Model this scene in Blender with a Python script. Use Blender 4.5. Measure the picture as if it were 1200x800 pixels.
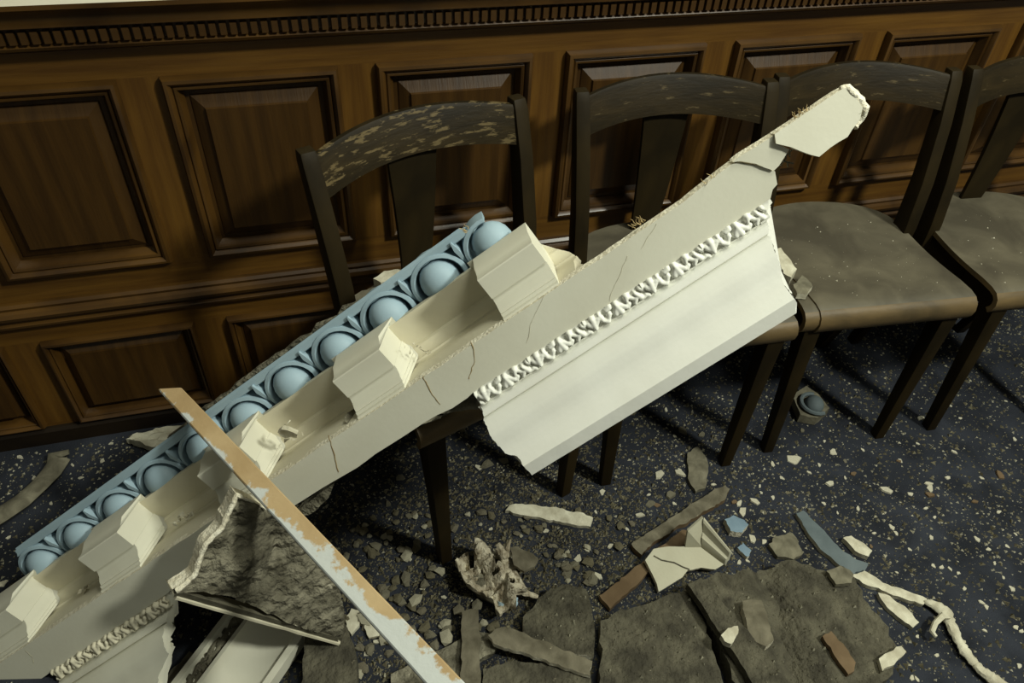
import bpy, bmesh, math, random
from mathutils import Vector, Matrix, noise, geometry

for o in list(bpy.data.objects):
    bpy.data.objects.remove(o)
scene = bpy.context.scene
COL = scene.collection
rnd = random.Random(7)

# ------------------------------------------------------------------ camera
CAMH, F = 1.5, 866.0
def _ray(px, py): return Vector((px-600.0, py-400.0, F))
_up = -(_ray(543, 1363).normalized())
_X = _ray(4240, -163).normalized(); _X = (_X - _up*_X.dot(_up)).normalized()
_Y = _up.cross(_X)
RW = Matrix((_X, _Y, _up))                 # camera axes (right, down, forward) -> world
CAM = Vector((0, 0, CAMH))
def wray(px, py): return RW @ _ray(px, py)
def atz(px, py, z): r = wray(px, py); return CAM + r*((z-CAMH)/r.z)
def aty(px, py, y): r = wray(px, py); return CAM + r*(y/r.y)
def atd(px, py, d): return CAM + wray(px, py)*(d/F)

cd = bpy.data.cameras.new('camera'); co = bpy.data.objects.new('camera', cd); COL.objects.link(co)
right, up_, fwd = RW @ Vector((1, 0, 0)), RW @ Vector((0, -1, 0)), RW @ Vector((0, 0, 1))
m = Matrix((right, up_, -fwd)).transposed().to_4x4(); m.translation = CAM
co.matrix_world = m
cd.sensor_width = 36.0; cd.lens = 36.0*F/1200.0; cd.clip_start = 0.02
scene.camera = co

# ------------------------------------------------------------------ light
w = bpy.data.worlds.new('world'); scene.world = w; w.use_nodes = True
w.node_tree.nodes['Background'].inputs[0].default_value = (0.97, 1.0, 0.85, 1)
w.node_tree.nodes['Background'].inputs[1].default_value = 0.11
def area(name, loc, target, size, power, col):
    l = bpy.data.lights.new(name, 'AREA'); l.shape = 'DISK'; l.size = size; l.energy = power; l.color = col
    o = bpy.data.objects.new(name, l); COL.objects.link(o); o.location = loc
    o.rotation_euler = (Vector(target)-Vector(loc)).to_track_quat('-Z', 'Y').to_euler()
    return o
area('ceiling_lamp', (2.05, -0.60, 3.15), (0.95, 1.0, 0.4), 0.36, 98, (0.975, 1.0, 0.87))
area('hall_lamp', (0.95, 0.62, 3.3), (0.85, 0.75, 0.0), 0.9, 36, (0.975, 1.0, 0.86))

vs = scene.view_settings
vs.view_transform = 'Standard'; vs.look = 'None'; vs.exposure = 0.0; vs.gamma = 1.0; vs.use_curve_mapping = False

# ------------------------------------------------------------------ materials
MATS = {}
def lin(c):
    return tuple((x/12.92 if x <= .04045 else ((x+.055)/1.055)**2.4) for x in (v/255.0 for v in c)) + (1,)
def mat(name, base, dark=None, scale=12, rough=.7, bump=.15, bscale=60, stretch=(1, 1, 1), spots=None, spot_scale=30,
        spot_level=.62, spec=.3, detail=6, bdist=.004, contrast=(.35, .68), dist=.6):
    """noise-mixed two-tone surface, optional third colour in patches, fine bump; object coordinates"""
    if name in MATS: return MATS[name]
    mt = bpy.data.materials.new(name); mt.use_nodes = True; nt = mt.node_tree; N = nt.nodes; Lk = nt.links
    b = N['Principled BSDF']; b.inputs['Roughness'].default_value = rough; b.inputs['Specular IOR Level'].default_value = spec
    tc = N.new('ShaderNodeTexCoord'); mp = N.new('ShaderNodeMapping'); Lk.new(tc.outputs['Object'], mp.inputs[0])
    mp.inputs['Scale'].default_value = stretch
    n1 = N.new('ShaderNodeTexNoise'); n1.inputs['Scale'].default_value = scale; n1.inputs['Detail'].default_value = detail
    n1.inputs['Distortion'].default_value = dist
    Lk.new(mp.outputs[0], n1.inputs['Vector'])
    r1 = N.new('ShaderNodeValToRGB'); Lk.new(n1.outputs['Fac'], r1.inputs[0])
    r1.color_ramp.elements[0].position = contrast[0]; r1.color_ramp.elements[1].position = contrast[1]
    r1.color_ramp.elements[0].color = lin(dark or base); r1.color_ramp.elements[1].color = lin(base)
    out = r1.outputs[0]
    if spots:
        n2 = N.new('ShaderNodeTexNoise'); n2.inputs['Scale'].default_value = spot_scale; n2.inputs['Detail'].default_value = 8
        n2.inputs['Roughness'].default_value = .65
        Lk.new(mp.outputs[0], n2.inputs['Vector'])
        r2 = N.new('ShaderNodeValToRGB'); Lk.new(n2.outputs['Fac'], r2.inputs[0])
        r2.color_ramp.elements[0].position = spot_level; r2.color_ramp.elements[1].position = min(1, spot_level+.05)
        mx = N.new('ShaderNodeMix'); mx.data_type = 'RGBA'
        Lk.new(r2.outputs[0], mx.inputs[0]); Lk.new(out, mx.inputs[6]); mx.inputs[7].default_value = lin(spots)
        out = mx.outputs[2]
    Lk.new(out, b.inputs['Base Color'])
    if bump:
        n3 = N.new('ShaderNodeTexNoise'); n3.inputs['Scale'].default_value = bscale; n3.inputs['Detail'].default_value = 5
        Lk.new(mp.outputs[0], n3.inputs['Vector'])
        bp = N.new('ShaderNodeBump'); bp.inputs['Strength'].default_value = bump; bp.inputs['Distance'].default_value = bdist
        Lk.new(n3.outputs['Fac'], bp.inputs['Height']); Lk.new(bp.outputs[0], b.inputs['Normal'])
    MATS[name] = mt
    return mt

M_OAK_V = mat('oak_panelling_upright', (104, 72, 25), (82, 54, 18), 8, .42, .12, 30, (7, 1, .5), spec=.4, dist=.15)
M_OAK_H = mat('oak_panelling_level', (104, 72, 25), (82, 54, 18), 8, .42, .12, 30, (.5, 1, 7), spec=.4, dist=.15)
M_OAK_M = mat('oak_moulding', (86, 59, 22), (54, 35, 12), 9, .36, .08, 40, (.6, 1, .6), spec=.5)
M_OAK_P = mat('oak_panel_field', (70, 47, 16), (54, 35, 11), 8, .42, .12, 30, (7, 1, .5), spec=.35, dist=.15)
M_CREAMWALL = mat('cream_wall_paint', (206, 200, 180), (192, 186, 168), 5, .8, .05)
M_CARPET = mat('navy_carpet', (50, 53, 60), (33, 35, 40), 9, .95, .5, 260, spots=(70, 66, 54), spot_scale=120, spot_level=.66, spec=.1)
M_CHAIR = mat('dark_stained_chair_wood', (42, 33, 15), (27, 21, 9), 10, .58, .15, 40, (1, 1, .5), spec=.12)
M_CREST = mat('scuffed_crest_wood', (44, 35, 17), (28, 22, 10), 9, .55, .15, 40, (1, 1, 4.5), spots=(92, 79, 52), spot_scale=24, spot_level=.55, spec=.14)
M_CREST2 = mat('lightly_scuffed_crest_wood', (42, 33, 16), (28, 22, 10), 9, .55, .15, 40, (1, 1, 4.5), spots=(74, 63, 41), spot_scale=22, spot_level=.60, spec=.14)
M_SEAT = mat('dusty_plywood_seat', (92, 86, 70), (66, 61, 49), 9, .55, .15, 90, (1, 1, 1), spots=(118, 112, 94), spot_scale=60, spot_level=.70, spec=.35)
M_SEATEDGE = mat('worn_veneer_edge', (108, 89, 57), (74, 62, 41), 14, .5, .2, 60, (.5, 1, 1.0), spots=(160, 122, 72), spot_scale=10, spot_level=.66, spec=.35)
M_PLAS = mat('grey_cream_paint', (212, 210, 192), (203, 200, 181), 6, .62, .05, 120, spots=(214, 210, 192), spot_scale=40, spot_level=.70)
M_PLASY = mat('aged_cream_paint', (210, 204, 180), (196, 189, 164), 7, .62, .08, 90, spots=(168, 158, 128), spot_scale=22, spot_level=.72)
M_WHITE = mat('white_plaster_paint', (230, 230, 220), (223, 222, 211), 6, .6, .06, 120)
M_RAW = mat('raw_broken_plaster', (234, 229, 208), (206, 198, 174), 40, .9, .6, 150, bdist=.008)
M_BLUE = mat('pale_blue_paint', (158, 180, 190), (146, 168, 179), 8, .55, .05, 120)
M_ROUGH = mat('rough_grey_plaster_back', (138, 133, 114), (80, 76, 62), 22, .92, 1.0, 55, spots=(172, 166, 146), spot_scale=30, spot_level=.63, bdist=.02)
M_SLAB = mat('dirty_slab_back', (96, 92, 76), (58, 55, 45), 18, .95, 1.0, 80, spots=(126, 120, 100), spot_scale=44, spot_level=.64, bdist=.012)
M_TORN = mat('torn_dirty_plaster', (212, 204, 180), (128, 116, 94), 34, .92, .8, 120, spots=(92, 80, 60), spot_scale=46, spot_level=.62, bdist=.01)
M_LATH = mat('grey_weathered_lath', (118, 112, 94), (82, 77, 62), 12, .9, .4, 60, (2, 2, 2), spots=(150, 142, 120), spot_scale=24, spot_level=.66)
M_BROWNLATH = mat('bare_brown_wood', (114, 95, 70), (88, 71, 49), 14, .8, .2, 60)
M_FLAKE = mat('ochre_timber_flaked_grey_paint', (184, 160, 120), (162, 136, 96), 9, .8, .25, 70, spots=(190, 194, 190), spot_scale=17, spot_level=.55, contrast=(.3, .7))
M_DULLW = mat('dull_white_paint', (182, 179, 157), (170, 166, 144), 8, .7, .1, 120)
M_CRUMB = mat('dull_plaster_crumb', (176, 171, 148), (120, 116, 98), 60, .95, 0)
M_CHIP = mat('pale_plaster_chip', (206, 202, 180), (168, 162, 140), 30, .9, .4, 120)
M_CHIPG = mat('grey_plaster_chip', (124, 119, 100), (88, 84, 69), 30, .9, .4, 120)
M_CHIPO = mat('olive_rubble', (112, 106, 84), (74, 69, 53), 30, .95, .4, 120)
M_GREYBLUE = mat('grey_blue_and_shaded_blue_paint', (98, 108, 110), (80, 90, 92), 12, .7, .1, 90)  # the strip's own paint; on the egg fragment, blue with shade mixed in
_nt = M_FLAKE.node_tree                      # more paint has survived towards the lower end and the worn arris
_tc = [n for n in _nt.nodes if n.type == 'TEX_COORD'][0]; _sx = _nt.nodes.new('ShaderNodeSeparateXYZ'); _nt.links.new(_tc.outputs['Object'], _sx.inputs[0])
_rp = [n for n in _nt.nodes if n.type == 'VALTORGB'][1]; _src = _rp.inputs[0].links[0].from_socket
_m1 = _nt.nodes.new('ShaderNodeMath'); _m1.operation = 'MULTIPLY_ADD'; _nt.links.new(_sx.outputs['X'], _m1.inputs[0]); _m1.inputs[1].default_value = .40; _m1.inputs[2].default_value = -.135
_m2 = _nt.nodes.new('ShaderNodeMath'); _m2.operation = 'MULTIPLY_ADD'; _nt.links.new(_sx.outputs['Y'], _m2.inputs[0]); _m2.inputs[1].default_value = -8.0; _nt.links.new(_m1.outputs[0], _m2.inputs[2])
_m3 = _nt.nodes.new('ShaderNodeMath'); _m3.operation = 'ADD'; _nt.links.new(_src, _m3.inputs[0]); _nt.links.new(_m2.outputs[0], _m3.inputs[1]); _nt.links.new(_m3.outputs[0], _rp.inputs[0])
M_CHIPBLUE = mat('dull_blue_paint', (122, 143, 156), (104, 124, 138), 20, .8, .1, 90)
M_FIBRE = mat('straw_fibre', (190, 168, 120), (160, 138, 96), 30, .9, 0)
M_CRACK = mat('crack_filler', (160, 142, 104), (128, 108, 72), 30, .9, 0)

# ------------------------------------------------------------------ mesh helpers
class MB:
    def __init__(s): s.v = []; s.f = []
    def add(s, verts, faces):
        k = len(s.v); s.v += [tuple(p) for p in verts]; s.f += [tuple(i+k for i in q) for q in faces]
    def box(s, x0, x1, y0, y1, z0, z1):
        s.add([(x, y, z) for z in (z0, z1) for y in (y0, y1) for x in (x0, x1)],
              [(0, 2, 3, 1), (4, 5, 7, 6), (0, 1, 5, 4), (2, 6, 7, 3), (0, 4, 6, 2), (1, 3, 7, 5)])
    def loft(s, rings, closed=True, cap=True):
        n = len(rings[0]); k = len(s.v); s.v += [tuple(p) for r in rings for p in r]
        for i in range(len(rings)-1):
            for j in range(n if closed else n-1):
                a, b = k+i*n+j, k+i*n+(j+1) % n
                s.f.append((a, b, b+n, a+n))
        if cap and closed:
            s.f.append(tuple(k+j for j in range(n))[::-1]); s.f.append(tuple(k+(len(rings)-1)*n+j for j in range(n)))
    def tube(s, path, rad, seg=8, flat=1.0):
        rings = []; path = [Vector(p) for p in path]
        for i, p in enumerate(path):
            t = (path[min(i+1, len(path)-1)]-path[max(i-1, 0)]).normalized()
            a = t.orthogonal().normalized() if abs(t.z) > .9 else t.cross(Vector((0, 0, 1))).normalized()
            b = t.cross(a); r = rad[i] if isinstance(rad, (list, tuple)) else rad
            rings.append([p + a*r*math.cos(2*math.pi*j/seg) + b*r*flat*math.sin(2*math.pi*j/seg) for j in range(seg)])
        s.loft(rings)
    def build(s, name, material, parent=None, angle=32, matrix=None, bevel=0):
        me = bpy.data.meshes.new(name); me.from_pydata(s.v, [], s.f); me.update()
        return finish(me, name, material, parent, angle, matrix, bevel)
def finish(me, name, material, parent=None, angle=32, matrix=None, bevel=0):
    bm = bmesh.new(); bm.from_mesh(me)
    bmesh.ops.remove_doubles(bm, verts=bm.verts, dist=1e-6)
    bmesh.ops.recalc_face_normals(bm, faces=bm.faces)
    if bevel:
        bmesh.ops.bevel(bm, geom=[e for e in bm.edges if e.is_manifold and e.calc_face_angle(0) > .5], offset=bevel, segments=2, affect='EDGES', profile=.6)
    bm.to_mesh(me); bm.free()
    for p in me.polygons: p.use_smooth = True
    me.set_sharp_from_angle(angle=math.radians(angle))
    if isinstance(material, (list, tuple)):
        for q in material: me.materials.append(q)
    else: me.materials.append(material)
    o = bpy.data.objects.new(name, me); COL.objects.link(o)
    if matrix is not None: o.matrix_world = matrix
    if parent: o.parent = parent
    return o
def tag(o, label, cat, group=None, kind=None):
    o['label'] = label; o['category'] = cat
    if group: o['group'] = group
    if kind: o['kind'] = kind
    return o
def empty(name, matrix):
    o = bpy.data.objects.new(name, None); COL.objects.link(o); o.empty_display_size = .1; o.matrix_world = matrix
    return o
def copy_tree(o, parent=None):
    c = o.copy(); COL.objects.link(c); c.parent = parent
    for ch in list(o.children): copy_tree(ch, c)
    return c
def nz(x, y, z=0.0, s=1.0): return noise.noise(Vector((x*s, y*s, z*s)))

def densify(poly, step, jit, rg):
    out = []
    n = len(poly)
    for i in range(n):
        a, b = Vector(poly[i]), Vector(poly[(i+1) % n]); k = max(1, int((b-a).length/step))
        nrm = Vector((-(b-a).y, (b-a).x)).normalized() if (b-a).length > 0 else Vector((0, 0))
        for j in range(k):
            p = a.lerp(b, j/k); q = jit*(1.3*noise.noise(Vector((p.x*38, p.y*38, 1.7)))+.8*noise.noise(Vector((p.x*110, p.y*110, 5.7)))+rg.uniform(-.3, .3))
            out.append(p + nrm*q*(1 if j else .5))
    return out
def slab_mesh(poly, thick, step=.02, jit=.002, amp=0.0, freq=20, seed=0, grid=None, shape=None, under=0.0, holes=(), flat=False):
    """solid plate from a 2-D outline: broken edge, relief on its top face (z=0 is the top, body below)"""
    rg = random.Random(seed)
    out = densify(poly, step, jit, rg); n = len(out)
    pts = list(out); 
    if grid:
        xs = [p.x for p in out]; ys = [p.y for p in out]
        x = min(xs)+grid/2
        while x < max(xs):
            y = min(ys)+grid/2
            while y < max(ys):
                q = Vector((x+rg.uniform(-.2, .2)*grid, y+rg.uniform(-.2, .2)*grid))
                if inside(q, out) and min((q-p).length for p in out) > grid*.35: pts.append(q)
                y += grid
            x += grid
    vo, eo, fo, ov, oe, of = geometry.delaunay_2d_cdt([Vector((p.x, p.y)) for p in pts], [], [list(range(n))], 1, 1e-6)
    mb = MB(); N = len(vo)
    def h(x, y):
        z = shape(x, y) if shape else 0.0
        if amp: z += amp*(nz(x, y, seed*3.1, freq) + .5*nz(x, y, seed*3.1+9, freq*2.3) + .3*nz(x, y, seed, freq*5))
        return z
    mb.v = [(p.x, p.y, h(p.x, p.y)) for p in vo]
    mb.v += [(p.x, p.y, (shape(p.x, p.y) if shape and not flat else 0.0)-thick+under*nz(p.x, p.y, 4, 30)) for p in vo]
    cnt = {}
    for f in fo:
        ce = sum((Vector((vo[i].x, vo[i].y)) for i in f), Vector((0, 0)))/len(f)
        if any(inside(ce, hq) for hq in holes): continue
        mb.f.append(tuple(f)); mb.f.append(tuple(i+N for i in reversed(f)))
        for i in range(len(f)):
            e = (f[i], f[(i+1) % len(f)]); cnt[frozenset(e)] = cnt.get(frozenset(e), []) + [e]
    for k, es in cnt.items():
        if len(es) == 1:
            a, b = es[0]; mb.f.append((b, a, a+N, b+N))
    return mb
def inside(q, poly):
    c = False; n = len(poly); j = n-1
    for i in range(n):
        a, b = poly[i], poly[j]
        if (a.y > q.y) != (b.y > q.y) and q.x < (b.x-a.x)*(q.y-a.y)/(b.y-a.y)+a.x: c = not c
        j = i
    return c
def frame(o, e1, nrm):
    nrm = nrm.normalized(); e1 = (e1-nrm*e1.dot(nrm)).normalized(); e2 = nrm.cross(e1)
    m = Matrix((e1, e2, nrm)).transposed().to_4x4(); m.translation = o
    return m
def hit(px, py, o, nrm):
    r = wray(px, py); return CAM + r*((o-CAM).dot(nrm)/r.dot(nrm))

def face_materials(o, side, up=.6):
    """second material on every face that is not the upper face of the plate"""
    o.data.materials.append(side)
    for p in o.data.polygons: p.material_index = 0 if p.normal.z > up else 1
    return o

# ------------------------------------------------------------------ the room
WY = 1.49                                     # face of the panelling frame
def struct(o): o['kind'] = 'structure'; return o
XL, XR = -2.2, 3.6
mb = MB()
mb.add([(XL, -2.6, 0), (XR, -2.6, 0), (XR, 1.6, 0), (XL, 1.6, 0), (XL, -2.6, -.05), (XR, -2.6, -.05), (XR, 1.6, -.05), (XL, 1.6, -.05)],
       [(0, 1, 2, 3), (7, 6, 5, 4), (0, 4, 5, 1), (1, 5, 6, 2), (2, 6, 7, 3), (3, 7, 4, 0)])
floor = struct(mb.build('floor', M_CARPET)); floor['label'] = 'dark navy carpet strewn with plaster crumbs'; floor['category'] = 'floor'

mb = MB(); mb.box(XL, XR, WY+.014, WY+.12, 0, 1.06)
wall = struct(mb.build('wall_back', M_OAK_V)); wall['label'] = 'dark oak wall panelling behind the row of chairs'; wall['category'] = 'wall'
mb = MB(); mb.box(XL, XR, WY+.03, WY+.12, 1.06, 3.4)
wu = struct(mb.build('wall_upper', M_CREAMWALL)); wu['label'] = 'cream painted wall above the oak panelling'; wu['category'] = 'wall'

ZT0, ZT1 = .502, .912     # upper row of panels
ZB0, ZB1 = .058, .322     # lower row
PIT, PW = .4053, .329
PX0 = -.246
ks = list(range(-4, 8))
# rails and stiles, proud of the panel bed
for (z0, z1) in ((.0, ZB0), (ZB1, ZT0), (ZT1, .995)):
    b = MB(); b.box(XL, XR, WY, WY+.03, z0, z1); b.build('rail', M_OAK_H, wall)
for row in ((ZB0, ZB1), (ZT0, ZT1)):
    first = None
    for k in ks:
        x0 = PX0+PIT*k-(PIT-PW)
        if first is None:
            b = MB(); b.box(0, PIT-PW, 0, .03, 0, row[1]-row[0]); first = b.build('stile', M_OAK_V, wall); o = first
        else:
            o = first.copy(); COL.objects.link(o); o.parent = wall
        o.location = (x0, WY, row[0])
def rect_sweep(w, h, prof):
    b = MB(); rings = []
    for off, y in prof: rings.append([(off, y, off), (w-off, y, off), (w-off, y, h-off), (off, y, h-off)])
    b.loft(rings, True, False); return b
for (z0, z1, big) in ((ZB0, ZB1, .7), (ZT0, ZT1, 1.0)):
    hh = z1-z0; s = big
    mprof = [(0, 0.004), (0, -.010), (.004*s, -.018), (.010*s, -.020), (.015*s, -.015), (.017*s, -.009), (.020*s, -.012), (.025*s, -.010), (.028*s, 0.0), (.033*s, .006), (.035*s, .020)]
    mm = rect_sweep(PW, hh, mprof)
    pp = rect_sweep(PW, hh, [(.030*s, .020), (.030*s, .0115), (.042*s, .0105), (.044*s, .008), (.066*s, -.003), (.068*s, -.0075)])
    o1 = .068*s
    pp.add([(o1, -.0075, o1), (PW-o1, -.0075, o1), (PW-o1, -.0075, hh-o1), (o1, -.0075, hh-o1)], [(0, 1, 2, 3)])
    fp = None
    for k in ks:
        if fp is None:
            fp = pp.build('raised_panel', M_OAK_P, wall, 20); fm = mm.build('panel_moulding', M_OAK_M, fp, 40); P = fp
        else:
            P = fp.copy(); COL.objects.link(P); P.parent = wall
            q = fm.copy(); COL.objects.link(q); q.parent = P
        P.location = (PX0+PIT*k, WY, z0)

def xprofile(name, prof, x0, x1, material, angle=35):
    b = MB(); b.loft([[(x0, y, z) for y, z in prof], [(x1, y, z) for y, z in prof]]); return struct(b.build(name, material, None, angle))
# dado rail between the rows
t1 = xprofile('trim_1', [(WY+.01, .438), (WY-.010, .438), (WY-.016, .432), (WY-.014, .425), (WY-.022, .421), (WY-.026, .412), (WY-.022, .402), (WY-.012, .396), (WY-.012, .388), (WY-.018, .384), (WY-.016, .377), (WY-.006, .372), (WY+.01, .371)], XL, XR, M_OAK_M)
t1['label'] = 'moulded oak rail between the two rows of panels'; t1['category'] = 'moulding'
# cap of the panelling
t2 = xprofile('trim_2', [(WY+.05, 1.073), (WY-.062, 1.072), (WY-.070, 1.068), (WY-.070, 1.060), (WY-.064, 1.056), (WY-.056, 1.051), (WY-.050, 1.040), (WY-.046, 1.030), (WY-.046, 1.024), (WY-.026, 1.020), (WY-.026, .994), (WY-.030, .992), (WY-.034, .987), (WY-.030, .981), (WY-.016, .977), (WY-.006, .970), (WY+.02, .968)], XL, XR, M_OAK_M)
t2.data.materials.append(M_CREAMWALL)
for p in t2.data.polygons:
    if p.center.z > 1.066 and p.normal.z > .8: p.material_index = 1
t2['label'] = 'moulded oak cap with a row of small square dentils'; t2['category'] = 'moulding'
b = MB(); b.box(0, .0115, 0, .014, 0, .0205)
d0 = b.build('dentil', M_OAK_M, t2); d0.location = (-1.0, WY-.039, 0.9950)
for i in range(1, 180):
    o = d0.copy(); COL.objects.link(o); o.parent = t2; o.location = (-1.0+.0180*i, WY-.039, 0.9950)
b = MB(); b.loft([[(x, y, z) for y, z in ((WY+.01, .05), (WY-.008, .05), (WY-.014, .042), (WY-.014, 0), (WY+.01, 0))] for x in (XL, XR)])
bb = struct(b.build('baseboard_back', mat('shade_painted_skirting_wood', (34, 25, 14), (24, 17, 9), 9, .6, .1, 40, spec=.2))); bb['label'] = 'oak skirting coloured near-black for the shade along the foot of the panelling'; bb['category'] = 'baseboard'  # near-black tone paints in the shadow gap at floor level

# ------------------------------------------------------------------ chairs
SZ = .485
def make_chair(crest_mat, torn=False, with_splat=True):
    root = empty('plywood_chair', Matrix())
    # seat sheet: straight front that rolls over, rounded rear
    def halfw(y):
        if y < .30: return .215-.012*(y/.30)
        t = (y-.30)/.145; return .203*math.sqrt(max(0, 1-t**2.6))
    prof = [(.012, SZ-.058), (.003, SZ-.045), (.0, SZ-.030), (.004, SZ-.015), (.016, SZ-.004), (.035, SZ), (.07, SZ)]
    prof += [(.07+.23*i/6, SZ-.006*math.sin(math.pi*i/6)) for i in range(1, 7)]
    prof += [(.30+.145*math.sin(math.pi/2*i/8), SZ) for i in range(1, 9)]
    TH = .013
    def sheet(x_of, z_add, pr, th):
        rings = []
        for i, (y, z) in enumerate(pr):
            a, c = pr[max(i-1, 0)], pr[min(i+1, len(pr)-1)]
            t = Vector((c[0]-a[0], c[1]-a[1])).normalized(); nn = Vector((-t.y, t.x))
            l, r = x_of(y)
            top = (y+nn.x*z_add, z+nn.y*z_add); bot = (y-nn.x*(th-z_add), z-nn.y*(th-z_add))
            n = 10
            rings.append([(l+(r-l)*k/n, top[0], top[1]) for k in range(n+1)] + [(r+(l-r)*k/n, bot[0], bot[1]) for k in range(n+1)])
        bq = MB(); bq.loft(rings); return bq
    seat = sheet(lambda y: (-max(halfw(y), .02), max(halfw(y), .02)), 0.0, prof, TH).build('seat', [M_SEAT, M_SEATEDGE], root, 40)
    for p in seat.data.polygons: p.material_index = 1 if (p.center.y < .017 or abs(p.normal.z) < .35) else 0
    if torn:
        vn = sheet(lambda y: (-max(halfw(y), .02)+.034*max(0, 1-y/.42)+.002, max(halfw(y), .02)+.001), .004, prof, .0038).build('veneer', [M_SEAT, M_SEATEDGE], root, 40)
        for p in vn.data.polygons: p.material_index = 1 if (p.center.y < .017 or abs(p.normal.z) < .35) else 0
    # seat rails
    bq = MB(); bq.box(-.185, .185, .034, .056, SZ-.070, SZ-.012); bq.build('seat_rail', M_CHAIR, root)
    for sx in (-1, 1):
        bq = MB(); bq.box(sx*.188-.011, sx*.188+.011, .05, .30, SZ-.066, SZ-.012); bq.build('seat_rail', M_CHAIR, root)
    bq = MB(); bq.box(-.185, .185, .295, .317, SZ-.066, SZ-.012); bq.build('seat_rail', M_CHAIR, root)
    def sq(cx, cy, z, wx, wy): return [(cx-wx/2, cy-wy/2, z), (cx+wx/2, cy-wy/2, z), (cx+wx/2, cy+wy/2, z), (cx-wx/2, cy+wy/2, z)]
    for sx in (-1, 1):
        bq = MB(); bq.loft([sq(sx*.164, .020, 0, .026, .026), sq(sx*.172, .026, .25, .034, .034), sq(sx*.180, .034, SZ-.012, .043, .043)])
        bq.build('leg', M_CHAIR, root, bevel=.003)
        # rear leg and back post in one piece
        rings = []
        for z, x, y, wx, wy in ((0, .188, .385, .026, .028), (.22, .197, .325, .031, .040), (.42, .204, .298, .033, .050), (.50, .207, .298, .033, .050), (.62, .210, .312, .033, .046), (.76, .214, .342, .032, .040), (.852, .216, .368, .031, .034), (.872, .216, .374, .028, .026)):
            rings.append(sq(sx*x, y, z, wx, wy))
        bq = MB(); bq.loft(rings); bq.build('back_post', M_CHAIR, root, bevel=.004)
    # crest rail, bowed backwards
    rings = []
    for i in range(17):
        t = i/16*2-1; x = t*.204; bow = .052*(1-t*t); arch = .016*(1-t*t)
        zt = .862+arch; zb = .786+arch*.8
        yt = .366+bow; yb = .345+bow
        rings.append([(x, yb-.009, zb), (x, yt-.009, zt-.006), (x, yt-.004, zt), (x, yt+.006, zt), (x, yt+.010, zt-.006), (x, yb+.010, zb)])
    bq = MB(); bq.loft(rings); bq.build('crest_rail', crest_mat, root, 30)
    if not with_splat: return root
    # splat, tapering down to the rear of the seat
    rings = []
    for i in range(7):
        t = i/6; z = SZ-.02+t*(.80-SZ+.02); hw = .031+.022*t; y = .415-.006*math.sin(math.pi*t)-.008*t
        rings.append([(-hw, y-.004, z), (hw, y-.004, z), (hw, y+.007, z), (-hw, y+.007, z)])
    bq = MB(); bq.loft(rings); bq.build('splat', M_CHAIR, root, bevel=.0015)
    return root
def place(ch, x, y, deg):
    ch.location = (x, y, 0); ch.rotation_euler = (0, 0, math.radians(deg)); return ch
GC = 'dark chairs lined up along the panelling'
c1 = place(make_chair(M_CREST), .332, .948, 19); c1.scale = (1.04, 1, 1)
tag(c1, 'dark plywood chair with heavily scuffed pale-streaked crest rail, turned askew under the blue moulding', 'chair', GC)
c2 = place(make_chair(M_CREST2), .762, 1.000, -3)
tag(c2, 'dark plywood chair whose seat is mostly hidden behind the white cornice, lightly scuffed crest', 'chair', GC)
c3 = place(make_chair(M_CREST2, True, False), 1.222, .992, -5)
tag(c3, 'dark plywood chair with torn seat veneer and no splat behind the broken cornice tip', 'chair', GC)
c4 = copy_tree(c2); c4.scale = (1, 1, 1); place(c4, 1.712, .955, -5)
tag(c4, 'dark plywood chair with dusty intact seat, clear of the fallen cornice, ending the row', 'chair', GC)

# ------------------------------------------------------------------ the fallen cornice
VPX = -2600.0; SL = .6747; D0 = 1.425
uu = -(wray(VPX, 777-SL*VPX)).normalized()
CO = atd(480, 777-SL*480, D0*2600/3080)
c0 = CAM-CO; c0 = (c0-uu*c0.dot(uu)).normalized()
v0 = c0.cross(uu); v0 = -v0 if v0.z > 0 else v0
AL = math.radians(22)
nn_ = c0*math.cos(AL)+v0*math.sin(AL); vv_ = v0*math.cos(AL)-c0*math.sin(AL)
CM = Matrix((uu, -vv_, nn_)).transposed().to_4x4()
U0 = -1.13                                     # lower end, on the floor outside the view
CM.translation = CO
CI = CM.inverted()
def pn(px, py, n):
    q = CI @ hit(px, py, CO+nn_*n, nn_); return q.x, -q.y
def K(u, v, n): return (u, -v, n)
corn = empty('cornice_fragment', CM)
tag(corn, 'long broken cream and white plaster cornice with blue egg row, lying slanted across the chairs', 'cornice')
def cpart(b, name, material, angle=32, parent=None, bevel=0):
    o = b.build(name, material, parent or corn, angle, None, bevel); return o
def interp(x, tab):
    if x <= tab[0][0]: return tab[0][1]
    for (a, fa), (c, fc) in zip(tab, tab[1:]):
        if x <= c: return fa+(fc-fa)*(x-a)/(c-a) if c > a else fc
    return tab[-1][1]
def end_table(pixels, prof):
    """end outline: (v, u) table from points along the break, on the surface of the profile"""
    tabn = sorted((v, n) for v, n in prof); res = []
    for px, py in pixels:
        n = 0
        for _ in range(12):
            u, v = pn(px, py, n); n = interp(v, tabn)
        res.append((v, u))
    return sorted(res)
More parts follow.
